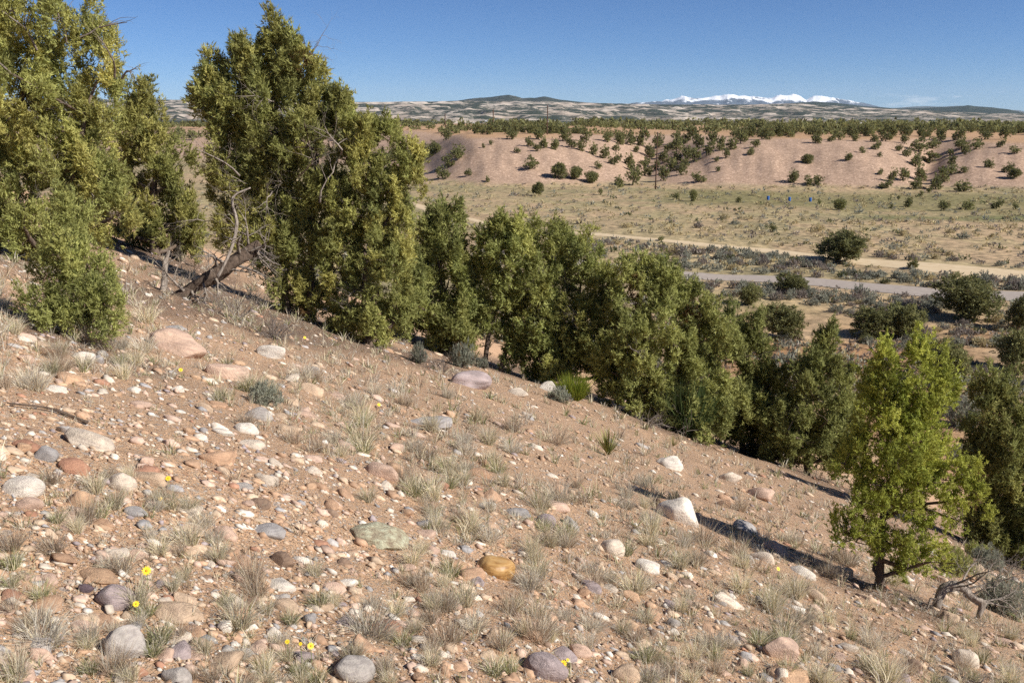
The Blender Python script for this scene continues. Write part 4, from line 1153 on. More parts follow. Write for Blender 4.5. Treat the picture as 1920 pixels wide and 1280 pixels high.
def tuft(seed, kind, n=None, wmul=1.0):
    """one bunch, unit height about 1, to be scaled"""
    rng = np.random.default_rng(seed)
    if kind == "straw": return blades(rng, n or 300, 0.30, 1.0, 0.015 * wmul, 0.75, [STRAW, ASH, GRN, DUN], [0.5, 0.27, 0.13, 0.10])
    if kind == "green": return blades(rng, n or 220, 0.30, 0.85, 0.020 * wmul, 0.8, [GRN, GRN * 0.75, STRAW, ASH], [0.4, 0.15, 0.30, 0.15])
    if kind == "ash": return blades(rng, n or 320, 0.36, 0.85, 0.0145 * wmul, 1.0, [ASH, ASH * 0.75, STRAW, DUN], [0.5, 0.2, 0.2, 0.1])
    return blades(rng, n or 280, 0.32, 0.95, 0.0135 * wmul, 0.85, [DUN, DUN * 0.65, ASH, STRAW], [0.45, 0.25, 0.2, 0.1], 0.2)
KINDS = ["straw", "ash", "green", "dun"]
KNAME = {"straw": "straw-coloured bunchgrass tuft", "ash": "ash-grey dry grass tuft", "green": "half-green grass tuft", "dun": "brown wiry dry tuft"}
TUFTS = {k: [make_mesh("tuft", *tuft(10 * a + b, k), M_GRASS) for b in range(6)] for a, k in enumerate(KINDS)}
rng = np.random.default_rng(17)
# tufts the photograph shows large: (u, v of the foot, width px, height px, kind)
BIG = [(80, 1205, 150, 110, "ash"), (300, 1205, 90, 90, "green"), (370, 1215, 36, 50, "green"), (480, 1120, 90, 85, "dun"), (545, 1170, 60, 60, "green"), (560, 1000, 60, 50, "dun"),
       (870, 1135, 95, 85, "straw"), (860, 1020, 60, 50, "ash"), (1110, 1180, 90, 75, "ash"), (1030, 1200, 60, 55, "straw"), (890, 1200, 55, 50, "straw"), (780, 1185, 55, 55, "straw"),
       (1190, 1110, 110, 80, "straw"), (990, 1130, 60, 50, "dun"), (1000, 985, 70, 50, "green"), (100, 1035, 90, 60, "dun"), (690, 940, 60, 55, "straw"), (1000, 1055, 55, 70, "straw"),
       (1320, 1020, 90, 70, "dun"), (1380, 1040, 80, 70, "dun"), (1490, 1120, 90, 85, "straw"), (1100, 935, 70, 50, "green"), (790, 945, 55, 45, "dun"), (1040, 830, 95, 55, "dun"),
       (660, 1240, 50, 60, "green"), (560, 1265, 60, 60, "green"), (1300, 1235, 80, 70, "straw"), (1630, 1255, 90, 70, "straw"), (1240, 1270, 60, 60, "dun"), (930, 1270, 60, 50, "green"),
       (40, 990, 70, 50, "straw"), (330, 960, 50, 40, "straw"), (440, 900, 60, 50, "dun"), (320, 850, 70, 50, "green"), (680, 850, 80, 60, "green"), (730, 760, 45, 40, "dun"), (590, 835, 60, 50, "dun"),
       (270, 690, 50, 40, "ash"), (110, 700, 60, 45, "dun"), (120, 650, 50, 30, "ash"), (200, 960, 50, 45, "straw"), (345, 1085, 50, 55, "straw"), (700, 700, 45, 35, "straw"), (520, 910, 55, 45, "dun"), (590, 1080, 60, 60, "straw")]
bp, bs = hit([b[0] for b in BIG], [b[1] for b in BIG])
spots = []
for i, (u, v, w, h, k) in enumerate(BIG):
    m = bs[i] / F_PX
    spots.append((bp[i], 0.85 * w * m, 0.78 * h * m, k, bs[i]))
P, S = slope_points(rng, 12500, vmin=480, smax=32)
for p, s in zip(P, S):
    if vnoise(p[0] * 1.1, p[1] * 1.1, 91) < -0.5 or rng.random() > np.clip((s - 1.6) / 8.5, 0.07, 1): continue
    hgt = float(np.clip(np.exp(rng.normal(math.log(0.094), 0.40)) * (s / 5.5) ** 0.55, 0.05, 0.32))
    k = KINDS[rng.choice(4, p=[0.36, 0.26, 0.17, 0.21])]
    spots.append((p, hgt * rng.uniform(0.8, 1.4), hgt, k, s))
keep = []
for t in spots:
    if all(math.hypot(t[0][0] - x, t[0][1] - y + 0.55 * r) > r * 1.15 for (x, y, r) in rocks_px): keep.append(t)
def shows(t):
    u, v, _ = project(t[0])
    return (t[2] / t[4]) if 4 < u < 1916 and v < 1290 else 0
keep.sort(key=lambda t: -shows(t))
small = MB()
for rank, (p, w, h, k, s) in enumerate(keep):
    z = float(H(p[0], p[1]))
    if rank < 300:
        o = link("grass_tuft", TUFTS[k][rng.integers(6)], (p[0], p[1], z), (rng.normal() * 0.06, 0.10 + rng.normal() * 0.06, rng.uniform(0, 6.28)), (w * 0.62, w * 0.62, h))
        later(o, KNAME[k], "grass tuft", p, NEAR_MARKS, "grass tufts on the slope")
    else:
        V, Fc, C = tuft(5000 + rank, k, int(np.clip(280 / s, 16, 26)), 2.6 * max(1, s / 11))
        small.add(V * np.array([w * 0.6, w * 0.6, h]) + np.array([p[0], p[1], z]), Fc, C)
P, S = slope_points(np.random.default_rng(23), 2200, smax=18)
for p, s in zip(P, S):
    V, Fc, C = tuft(int(rng.integers(1 << 30)), KINDS[rng.choice(4, p=[0.4, 0.25, 0.15, 0.2])], 9, 3.2)
    h = float(np.clip(0.055 * (s / 5.5) ** 0.5 * rng.uniform(0.6, 1.4), 0.02, 0.14))
    small.add(V * np.array([h * 0.9, h * 0.9, h]) + np.array([p[0], p[1], float(H(p[0], p[1]))]), Fc, C)
tag(link("dry_grass", small.mesh("dry_grass", M_GRASS)), "sparse short dry grass between the stones", "grass", None, "stuff")

# low shrubs with names of their own
def shrub_mesh(seed, n_cl, per, leaf, pal, flat=0.75, up=0.8, brown=0.02, twigs=0):
    rng = np.random.default_rng(seed)
    v = nrm(rng.normal(size=(n_cl, 3))); v[:, 2] = np.abs(v[:, 2])
    q = rng.random((n_cl, 1)) ** 0.42
    lump = 1 + 0.28 * vnoise(v[:, :1] * 2.2 + seed, v[:, 1:2] * 2.2 + v[:, 2:3], seed)
    c = v * q * lump * np.array([1, 1, flat]); c[:, 2] += 0.04
    d = nrm(v * np.array([1, 1, 0.6]) + np.array([0, 0, up]))
    return leaf_tris(rng, c, d, tones(rng, n_cl, pal, brown), per, 0.16, 0.05, leaf[0], leaf[1])
SAGE = (np.array([0.27, 0.28, 0.215]), np.array([0.34, 0.345, 0.265]), np.array([0.19, 0.19, 0.145]))
BROOM = (np.array([0.22, 0.27, 0.035]), np.array([0.33, 0.36, 0.05]), np.array([0.15, 0.20, 0.035]))
DKBROOM = (np.array([0.085, 0.125, 0.045]), np.array([0.12, 0.16, 0.055]), np.array([0.07, 0.09, 0.04]))
def place_shrub(u, v, w, h, label, seed, pal, style, s=None):
    if s is None:
        p, ss = hit(u, v); p, s = p[0], float(ss[0])
    else:
        p = at(u, v, np.array(s)); p = np.array([p[0], p[1], float(H(p[0], p[1]))])
    m = s / F_PX
    root = bpy.data.objects.new("low_shrub", None); COL.objects.link(root); root.location = (p[0], p[1], float(H(p[0], p[1])))
    tag(root, label, "shrub")
    if style == "broom":
        rg = np.random.default_rng(seed)
        V, Fc, C = blades(rg, 900, 0.35, 1.15, 0.030, 0.62, [pal[0], pal[1], pal[2]], [0.45, 0.35, 0.2], 0.08)
        link("foliage", make_mesh("foliage", V, Fc, C, M_LEAF), sc=(0.55 * w * m, 0.45 * w * m, 0.92 * h * m), parent=root)
    else:
        V, Fc, C = shrub_mesh(seed, 220, 20, (0.11, 0.04), pal)
        link("foliage", make_mesh("foliage", V, Fc, C, M_LEAF), sc=(0.5 * w * m, 0.45 * w * m, 1.15 * h * m), parent=root)
    rg = np.random.default_rng(seed + 5); segs = []
    for _ in range(9):
        d = nrm(np.array([rg.normal(), rg.normal(), 1.1]))
        dead_branch(rg, np.zeros(3), d, 0.75 * h * m, 0.012 * s / 10, 1, segs)
    link("stem", seg_mesh(segs, "stem", M_TWIG), parent=root)
    return root
place_shrub(1075, 748, 78, 48, "bright green broom-like shrub at the foot of the brow trees", 1, BROOM, "broom")
place_shrub(1285, 815, 120, 110, "dark green fine-stemmed shrub in front of the widest brow juniper", 2, DKBROOM, "broom")
place_shrub(866, 688, 52, 48, "silvery sagebrush just behind the smooth grey boulder", 3, SAGE, "sage")
place_shrub(785, 680, 30, 36, "small upright sagebrush left of the silvery one", 4, SAGE, "sage")
place_shrub(905, 690, 26, 20, "tiny sagebrush under the dark forked juniper", 5, SAGE, "sage")
place_shrub(1048, 752, 46, 30, "low sagebrush touching the bright green shrub's left side", 6, SAGE, "sage")
place_shrub(1420, 858, 56, 44, "grey sagebrush at the foot of the narrow juniper", 7, SAGE, "sage")
place_shrub(497, 760, 66, 42, "low grey shrub with a bare tangled base above the grey-tan boulder", 8, SAGE, "sage")
place_shrub(1885, 1150, 90, 70, "silvery sagebrush behind the twisted dead trunk", 9, SAGE, "sage")
place_shrub(1790, 1075, 60, 46, "greenish low shrub between the young juniper and the twisted dead trunk", 10, PAL_B, "sage")

for i, (u, v, w, h, lab) in enumerate([(1808, 800, 62, 60, "grey-purple sagebrush right of the young juniper's upper crown"), (1795, 870, 44, 44, "smaller sagebrush below the grey-purple one, right of the young juniper"), (1770, 780, 36, 40, "sagebrush touching the young juniper's right shoulder"),
                                 (1850, 1062, 60, 40, "sagebrush at the foot of the dark right-edge juniper"), (1830, 1045, 44, 30, "small low shrub left of the dark right-edge juniper's foot")]):
    place_shrub(u, v, w, h, lab, 60 + i, SAGE if i < 4 else PAL_D, "sage")

def twig_ball(name, u, v, w, h, label, seed, mat, n=26, cat="dead shrub", depth=2, s=None, rad=0.009):
    if s is None:
        p, ss = hit(u, v); p, s = p[0], float(ss[0])
    else:
        p = at(u, v, np.array(s)); p = np.array([p[0], p[1], float(H(p[0], p[1]))])
    m = s / F_PX; rg = np.random.default_rng(seed); segs = []
    for _ in range(n):
        d = nrm(np.array([rg.normal() * w / h, rg.normal() * w / h, 0.9]))
        dead_branch(rg, np.array([rg.normal() * 0.04, rg.normal() * 0.04, -0.02]), d, 0.62 * h * m * rg.uniform(0.7, 1.2), rad * s / 12, depth, segs)
    o = link(name, seg_mesh(segs, name, mat, 3), (p[0], p[1], float(H(p[0], p[1]))))
    tag(o, label, cat)
    return o
sF0 = float(hit(420, 590)[1][0])
twig_ball("dead_shrub", 515, 635, 120, 85, "tangled dark dead shrub at the foot of the tallest juniper", 31, M_TWIG, 24)
twig_ball("dead_shrub", 445, 560, 120, 130, "grey tangle of dead twigs in front of the fallen trunk", 37, M_DEAD, 13, s=sF0)
twig_ball("dead_shrub", 825, 695, 50, 40, "bare twiggy shrub between the two sagebrushes by the grey boulder", 32, M_TWIG, 11)
twig_ball("dead_shrub", 1212, 800, 66, 52, "grey dead shrub left of the dark fine-stemmed shrub", 33, M_DEAD, 12)
twig_ball("dead_shrub", 1800, 1275, 110, 60, "bare thorny twigs at the lower right corner", 34, M_TWIG, 12)
twig_ball("dead_shrub", 1890, 1075, 80, 60, "dead grey branches below the dark right-edge juniper", 36, M_DEAD, 11)
twig_ball("dead_shrub", 345, 540, 70, 60, "pale bare shrub left of the fallen trunk", 35, M_DEAD, 14)

# ------------------------------------------------------------------ fallen and dead wood
def log(name, pix, s0, s1, radii_px, mat, label, cat, twigs, tlen, seed, lift=0.0):
    n = len(pix); ss = np.linspace(s0, s1, n)
    pts = np.stack([at(u, v, np.array(s)) for (u, v), s in zip(pix, ss)])
    base = pts[0].copy()
    path = resample(pts - base, 22)
    rad = np.interp(np.linspace(0, 1, 22), np.linspace(0, 1, len(radii_px)), radii_px) * s0 / F_PX
    V, Fc = swept(path, rad, 14, 0.10, 0.55, seed)
    root = bpy.data.objects.new(name, None); COL.objects.link(root); root.location = base
    tag(root, label, cat)
    link("trunk", make_mesh("trunk", V, Fc, None, mat, True), parent=root)
    rg = np.random.default_rng(seed)
    for (t, d) in twigs:
        segs = []
        i = int(t * 21)
        dead_branch(rg, path[i], nrm(np.array(d, float)), tlen * rg.uniform(0.75, 1.25), rad[i] * 0.28 + 0.004, 2, segs)
        link("dead_branch", seg_mesh(segs, "dead_branch", M_DEAD), parent=root)
    return root
sF = float(hit(350, 560)[1][0])
log("fallen_trunk", [(325, 562), (370, 535), (425, 500), (462, 475), (486, 458)], sF, sF * 1.03, [9, 13, 14, 12, 8], M_LOG,
    "fallen weathered juniper trunk with bleached branches under the tallest tree", "fallen trunk",
    [(0.15, (0.2, -0.6, 0.5)), (0.2, (0.5, -0.5, -0.2)), (0.3, (0.4, -0.7, 0.1)), (0.4, (0.6, -0.6, -0.3)), (0.45, (-0.2, -0.2, 1)), (0.5, (0.5, -0.8, 0.2)), (0.6, (0.7, -0.5, -0.4)), (0.7, (0.2, -0.5, 0.9)), (0.8, (0.9, -0.5, 0.2)), (0.85, (-0.3, -0.3, 0.9)), (0.9, (0.8, -0.4, 0.4)), (0.55, (-0.6, -0.3, 0.7)), (0.95, (0.3, -0.6, -0.6))], 0.62, 55)
log("standing_dead_limb", [(408, 520), (432, 470), (444, 420), (436, 372), (470, 352)], sF * 0.98, sF, [3, 3, 2.6, 2.2, 1.2], M_DEAD,
    "bleached upright dead limb rising from the fallen trunk", "dead limb", [(0.5, (-0.8, -0.2, 0.4)), (0.7, (0.9, -0.2, 0.4)), (0.9, (-0.7, -0.3, 0.3)), (0.8, (0.6, -0.4, -0.3))], 0.42, 56)
sS = float(hit(306, 545)[1][0])
log("dead_stub", [(305, 548), (308, 520), (310, 490), (318, 470)], sS, sS, [6, 5, 4, 2], M_DEAD, "short pale dead stub standing left of the fallen trunk", "dead stub", [(0.6, (0.7, 0, 0.5)), (0.8, (-0.5, 0, 0.8))], 0.3, 57)
sD = float(hit(1757, 1143)[1][0])
log("twisted_snag", [(1756, 1146), (1760, 1122), (1768, 1103), (1790, 1097), (1810, 1105), (1825, 1122), (1842, 1131), (1833, 1158)], sD, sD * 1.0, [7, 8, 9, 8, 7, 6, 6, 3], M_DEAD,
    "twisted bleached dead trunk arching over the ground right of the young juniper", "dead wood",
    [(0.35, (0.8, 0, 0.6)), (0.4, (0.9, -0.1, 0.3)), (0.6, (0.9, 0.2, 0.3)), (0.85, (0.9, 0.1, 0.15)), (0.88, (0.8, 0.3, -0.2)), (0.5, (0.6, 0.5, 0.5)), (0.7, (1, 0, 0.35)), (0.9, (1, -0.1, 0.3)), (0.15, (-0.5, -0.3, 0.2))], 0.5, 58)
p0 = hit(15, 762)[0][0]; p1 = hit(95, 772)[0][0]; p2 = hit(165, 798)[0][0]
pp = resample(np.stack([p0, p1, p2]) + np.array([0, 0, 0.02]), 14)
V, Fc = swept(pp - pp[0], np.linspace(0.005, 0.011, 14), 7, 0.1, 0.4, 3)
tag(link("dead_stick", make_mesh("dead_stick", V, Fc, None, M_LOG, True), pp[0]), "thin brown dead stick lying on the ground near the left edge", "stick")
# bare twigs in the top of the left-edge tree
root, base = ROOT['T1']
for (u, v, d, L, sd) in [(70, 95, (-0.5, -0.1, 0.9), 0.9, 1), (125, 80, (0.1, -0.2, 1), 0.8, 2), (215, 145, (0.05, -0.2, 1), 0.7, 3), (228, 148, (0.9, -0.2, 0.45), 0.32, 4), (40, 150, (-0.3, -0.5, 0.6), 0.8, 5), (150, 70, (0.4, -0.3, 0.9), 0.7, 6)]:
    segs = []; rg = np.random.default_rng(sd)
    dead_branch(rg, at(u, v, np.array(TREES['T1']['s'] - 0.35)) - base, nrm(np.array(d, float)), L, 0.02, 1, segs)
    link("dead_branch", seg_mesh(segs, "dead_branch", M_TWIG), parent=root)
root, base = ROOT['T4']
for (u, v, d, L, sd) in [(450, 330, (-0.85, -0.3, 0.6), 1.0, 11), (600, 380, (0.2, -0.5, 0.9), 1.2, 12), (560, 330, (0.5, -0.5, 0.35), 0.9, 13), (640, 290, (0.1, -0.6, 1.0), 0.9, 14), (510, 360, (0.3, -0.7, -0.4), 0.8, 15)]:
    segs = []; rg = np.random.default_rng(sd)
    dead_branch(rg, at(u, v, np.array(TREES['T4']['s'] - 0.7)) - base, nrm(np.array(d, float)), L, 0.026, 2, segs)
    link("dead_branch", seg_mesh(segs, "dead_branch", M_DEAD), parent=root)

# ------------------------------------------------------------------ yucca
def plain(name, c, rough=0.6, spec=0.3):
    m, n, l = new_mat(name)
    t = n.new("ShaderNodeTexCoord"); z = N(n, "ShaderNodeTexNoise", Scale=30.0, Detail=3.0); l.new(t.outputs["Object"], z.inputs["Vector"])
    c = np.array(c)
    finish(n, l, ramp(n, l, z.outputs["Fac"], [(0.3, tuple(c * 0.82)), (0.7, tuple(np.minimum(c * 1.15, 1)))]), rough, spec)
    return m
M_YUCCA = plain("yucca_leaf", (0.24, 0.24, 0.07)); M_YUCCA2 = plain("dry_yucca_leaf", (0.40, 0.33, 0.17))
def spike_mesh(mat):
    V = np.array([[-.5, 0, 0], [0, .25, 0], [.5, 0, 0], [-.38, .06, .5], [0, .28, .5], [.38, .06, .5], [0, .12, 1.0]], float) * np.array([0.035, 0.03, 1])
    Fc = np.array([[0, 1, 4], [0, 4, 3], [1, 2, 5], [1, 5, 4], [3, 4, 6], [4, 5, 6]])
    return make_mesh("leaf", V, Fc, None, mat)
SPK = [spike_mesh(M_YUCCA), spike_mesh(M_YUCCA2)]
def yucca(u, v, hpx, n, label, seed):
    p, s = hit(u, v); p = p[0]; L = hpx * float(s[0]) / F_PX
    rg = np.random.default_rng(seed)
    root = bpy.data.objects.new("yucca", None); COL.objects.link(root); root.location = (p[0], p[1], float(H(p[0], p[1])))
    tag(root, label, "yucca")
    for k in range(n):
        tilt = rg.uniform(0.02, 1.15) ** 1.0; az = rg.uniform(0, 6.28)
        o = link("leaf", SPK[1 if tilt > 0.95 or rg.random() < 0.12 else 0], (0, 0, 0.02), Euler((tilt, 0, az)), (L * 0.9, L * 0.9, L * rg.uniform(0.8, 1.1)), root)
yucca(1140, 855, 58, 75, "spiky yucca rosette standing alone on the open slope", 3)
yucca(1262, 838, 24, 34, "small yucca rosette up by the dark fine-stemmed shrub", 4)

# ------------------------------------------------------------------ yellow flowers
M_PETAL = plain("yellow_petal", (0.85, 0.58, 0.02), 0.5); M_DISC = plain("flower_disc", (0.62, 0.30, 0.02), 0.8); M_STEM = plain("flower_stem", (0.16, 0.20, 0.07), 0.7)
def petal_head():
    mb = MB(); np_ = 11
    for k in range(np_):
        a = k * 2 * np.pi / np_; c, s_ = math.cos(a), math.sin(a)
        q = np.array([[0.18, -0.10, 0.0], [0.18, 0.10, 0.0], [0.7, -0.17, 0.08], [0.7, 0.17, 0.08], [1.0, -0.07, 0.02], [1.0, 0.07, 0.02]])
        Rm = np.array([[c, s_, 0], [-s_, c, 0], [0, 0, 1]])
        mb.add(q @ Rm, np.array([[0, 1, 3], [0, 3, 2], [2, 3, 5], [2, 5, 4]]), 1.0)
    return mb.mesh("petals", M_PETAL)
ME_PET = petal_head()
Vd, Fd = ICO[1]; ME_DISC = make_mesh("disc", Vd * np.array([0.3, 0.3, 0.16]) + np.array([0, 0, 0.05]), Fd, None, M_DISC, True)
Vs, Fs = tubes([[0, 0, -1]], [[0, 0, 0]], [0.02], [0.02], 5); ME_STEM = make_mesh("stem", Vs, Fs, None, M_STEM)
FLOWERS = [(279, 1063, 17, 45, "largest yellow flower, left foreground right of the peach stone"), (258, 1127, 12, 30, "yellow flower just right of the purple banded stone"), (541, 1196, 9, 40, "left flower of the three by the bottom edge"),
           (566, 1199, 7, 45, "middle and smallest flower of the three by the bottom edge"), (585, 1203, 13, 45, "right flower of the three by the bottom edge"), (1056, 1238, 13, 30, "yellow flower at the right end of the purple-grey cobble"),
           (1064, 1231, 7, 34, "tiny yellow flower just behind the one at the purple-grey cobble"), (340, 692, 8, 14, "small yellow flower left of the wedge-shaped tan boulder"), (317, 894, 10, 20, "yellow flower in mid slope right of the pale tan stone"),
           (711, 757, 7, 14, "small yellow flower below the juniper stand, upper mid slope"), (302, 933, 8, 14, "small yellow flower below the mid slope one on the left"), (1458, 1063, 8, 20, "yellow flower in the young juniper's shadow"), (572, 632, 6, 10, "tiny yellow flower near the dead shrub")]
for i, (u, v, d, h, lab) in enumerate(FLOWERS):
    p, s = hit(u, v + h); p, s = p[0], float(s[0]); m = s / F_PX
    rg = np.random.default_rng(i + 70)
    root = bpy.data.objects.new("yellow_flower", None); COL.objects.link(root)
    z = float(H(p[0], p[1]))
    root.location = (p[0], p[1], z)
    tag(root, lab, "flower", "yellow flowers on the slope")
    top = h * m * 0.95
    face = Vector((0.35 + rg.normal() * 0.2, -0.75, 0.75)).to_track_quat('Z', 'Y').to_euler()
    link("petals", ME_PET, (0, 0, top), face, (0.52 * d * m,) * 3, root)
    link("flower_centre", ME_DISC, (0, 0, top), face, (0.52 * d * m,) * 3, root)
    link("stem", ME_STEM, (0, 0, top), (0, 0, 0), (0.07, 0.07, top + 0.02), root)

# ------------------------------------------------------------------ the valley: poles, barrels, houses
M_INS = plain("insulator", (0.35, 0.36, 0.36), 0.3)
def pole(u, vtop, vbase, label, s=None):
    if s is None: p, ss = hit(u, vbase); p, s = p[0], float(ss[0])
    else:
        p = at(u, vbase, np.array(s))
        p = np.array([p[0], p[1], float(H(p[0], p[1]))])
    dep = p[1] * CP - p[2] * SP
    ztop = (216 - vtop) / 1700.0 * p[1]
    Hh = ztop - p[2]
    root = bpy.data.objects.new("utility_pole", None); COL.objects.link(root); root.location = (p[0], p[1], p[2])
    tag(root, label, "utility pole", "utility poles crossing the valley")
    V, Fc = swept(np.stack([np.zeros(8), np.zeros(8), np.linspace(-0.4, Hh, 8)], 1), np.linspace(0.19, 0.13, 8) * max(1.0, s / 260), 9)
    link("post", make_mesh("post", V, Fc, None, M_POLE, True), parent=root)
    d = np.array([0.55, 0.83, 0]); n_ = np.array([0.15, 0.99, 0])
    V, Fc = tubes([np.array([0, 0, Hh - 0.6]) - n_ * 1.1 + np.array([0.15, 0, 0])], [np.array([0, 0, Hh - 0.6]) + n_ * 1.1 + np.array([0.15, 0, 0])], [0.07], [0.07], 4)
    link("crossarm", make_mesh("crossarm", V, Fc, None, M_POLE), parent=root)
    for k in (-1.0, 0.0, 1.0):
        V, Fc = ICO[1]
        link("insulator", make_mesh("insulator", V * np.array([0.06, 0.06, 0.12]), Fc, None, M_INS), tuple(n_ * k * 1.02 + np.array([0.15 if k else 0, 0, Hh - 0.46 if k else Hh + 0.08])), parent=root)
    return root
pole(1229, 247, 355, "nearest brown utility pole, at the gully mouth between the two hills")
pole(1026, 197, 262, "tall utility pole at the terrace rim above the first hill", 335)
pole(925, 205, 250, "second pole of the line, left of the tall one at the terrace rim", 455)
pole(835, 213, 247, "thin far pole left of the second pole of the line", 590)
pole(741, 219, 243, "faintest farthest pole, just right of the broad juniper's top", 760)

M_BLUE_P = plain("blue_plastic", (0.03, 0.13, 0.42), 0.5)
def barrel_mesh():
    z = np.array([0, .03, .06, .30, .33, .36, .58, .61, .64, .88, .91, .92]); r = np.array([.26, .29, .285, .285, .305, .285, .285, .305, .285, .285, .29, .25])
    n = 20; th = np.arange(n) * 2 * np.pi / n
    V = np.stack([np.outer(r, np.cos(th)), np.outer(r, np.sin(th)), np.repeat(z[:, None], n, 1)], -1).reshape(-1, 3)
    V = np.concatenate([V, [[0, 0, 0], [0, 0, 0.90]]])
    i = np.arange(n); j = (i + 1) % n; m = len(z)
    Fc = [np.concatenate([np.stack([i, j, j + n], 1), np.stack([i, j + n, i + n], 1)]) + k * n for k in range(m - 1)]
    Fc += [np.stack([j, i, np.full(n, m * n)], 1), np.stack([i, j, np.full(n, m * n + 1)], 1) + np.array([[(m - 1) * n, (m - 1) * n, 0]])]
    return make_mesh("body", V, np.concatenate(Fc), None, M_BLUE_P, True)
ME_BARREL = barrel_mesh()
Vb, Fb = swept([[0, 0, 0.9], [0, 0, 0.94]], [0.045, 0.045], 8); ME_BUNG = make_mesh("bung", Vb, Fb, None, M_INS)
for (u, v, lab) in [(1440, 375, "blue plastic barrel in the green strip, leftmost of three"), (1480, 377, "blue plastic barrel in the green strip, middle one of three"), (1519, 378, "blue plastic barrel in the green strip, rightmost of three")]:
    p, s = hit(u, v); p = p[0]
    root = bpy.data.objects.new("blue_barrel", None); COL.objects.link(root); root.location = tuple(p); root.scale = (1.05, 1.05, 1.0)
    tag(root, lab, "barrel", "blue barrels in the valley")
    link("body", ME_BARREL, parent=root); link("bung", ME_BUNG, (0.13, 0, 0), parent=root)

M_WALLW = plain("white_siding", (0.72, 0.70, 0.66), 0.7); M_ROOFG = plain("metal_roof", (0.5, 0.5, 0.5), 0.5); M_ROOFB = plain("brown_roof", (0.16, 0.11, 0.09), 0.8)
def house(u, v, s, wpx, hpx, roofm, label):
    p = at(u, v, np.array(float(s))); g = float(H(p[0], p[1])); m = s / F_PX
    w, d, h = wpx * m, wpx * m * 0.6, hpx * m
    root = bpy.data.objects.new("far_house", None); COL.objects.link(root); root.location = (p[0], p[1], g)
    tag(root, label, "house", "far houses below the mesas")
    z0, z1, z2 = -1.0, max(1.5, p[2] - g + h * 0.6), max(2.2, p[2] - g + h)
    V = [[-w / 2, -d / 2, z0], [w / 2, -d / 2, z0], [w / 2, d / 2, z0], [-w / 2, d / 2, z0], [-w / 2, -d / 2, z1], [w / 2, -d / 2, z1], [w / 2, d / 2, z1], [-w / 2, d / 2, z1], [-w / 2, 0, z2], [w / 2, 0, z2]]
    link("wall", make_mesh("wall", V, np.array([[0, 1, 5], [0, 5, 4], [1, 2, 6], [1, 6, 5], [2, 3, 7], [2, 7, 6], [3, 0, 4], [3, 4, 7], [4, 7, 8], [5, 9, 6]]), None, M_WALLW), parent=root)
    e = w * 0.03
    V = [[-w / 2 - e, -d / 2 - e, z1 - .1], [w / 2 + e, -d / 2 - e, z1 - .1], [w / 2 + e, 0, z2 + .2], [-w / 2 - e, 0, z2 + .2], [-w / 2 - e, d / 2 + e, z1 - .1], [w / 2 + e, d / 2 + e, z1 - .1]]
    link("roof", make_mesh("roof", V, np.array([[0, 1, 2], [0, 2, 3], [3, 2, 5], [3, 5, 4]]), None, roofm), parent=root)
for (u, v, s, w, h, rm, lab) in [(853, 236, 2300, 11, 4, M_ROOFG, "white far house left of the second utility pole"), (887, 234.5, 2400, 12, 4, M_ROOFG, "widest white far house just left of the second pole"), (868, 232, 2600, 6, 3, M_ROOFB, "small brown-roofed far house between the two white ones"),
                                 (914, 230, 2700, 9, 4, M_ROOFG, "pale far house directly left of the second pole"), (935, 231, 2650, 7, 3, M_ROOFB, "brown-roofed far house right of the second pole"), (1008, 232, 2500, 13, 3.5, M_ROOFB, "dark-roofed far house left of the tall pole"),
                                 (1610, 232, 2700, 8, 3, M_ROOFG, "pale far house over the terrace trees at the right"), (318, 241, 2000, 16, 5, M_ROOFG, "pale far building in the gap between the left trees"), (374, 241, 2000, 18, 4, M_ROOFG, "long pale far building by the tallest juniper's left edge")]:
    house(u, v, s, w, h, rm, lab)

# ------------------------------------------------------------------ junipers and shrubs of the valley
VAL_PAL = (np.array([0.185, 0.190, 0.078]), np.array([0.245, 0.235, 0.090]), np.array([0.135, 0.145, 0.064]))
def bush_mesh(seed, lob, n_cl, per, leaf):
    """a round juniper about 1 wide and 0.9 tall, down to the ground"""
    rng = np.random.default_rng(seed); mb = MB()
    L = [((0, 0, 0.45), (0.42, 0.42, 0.44))]
    for _ in range(lob):
        a = rng.uniform(0, 6.28); r = rng.uniform(0.10, 0.26); L.append(((math.cos(a) * r, math.sin(a) * r, rng.uniform(0.2, 0.66)), tuple(rng.uniform(0.18, 0.27, 3))))
    k = max(6, n_cl // len(L)); cs, ds = [], []
    for c, r in L:
        v = nrm(rng.normal(size=(k, 3))); q = rng.random((k, 1)) ** 0.33
        cs.append(np.array(c) + v * q * np.array(r)); ds.append(nrm(v + np.array([0, 0, 0.6])))
    cs = np.concatenate(cs); ds = np.concatenate(ds); ok = cs[:, 2] > 0.02; cs, ds = cs[ok], ds[ok]
    V, Fc, C = leaf_tris(rng, cs, ds, tones(rng, len(cs), VAL_PAL, 0.01), per, 0.07, 0.035, leaf[0], leaf[1])
    mb.add(V, Fc, C)
    V, Fc = tubes([[0, 0, -0.1], [0.02, 0, 0.2]], [[0.02, 0, 0.2], [0.0, 0.03, 0.55]], [0.05, 0.035], [0.035, 0.015], 6)
    mb.add(V, Fc, (0.10, 0.075, 0.06))
    return mb.mesh("juniper", M_LEAF)
BUSH_FAR = [bush_mesh(400 + k, 4 + k % 3, 120, 9, (0.085, 0.065)) for k in range(7)]
BUSH_NEAR = [bush_mesh(420 + k, 6 + k % 3, 520, 20, (0.045, 0.030)) for k in range(4)]
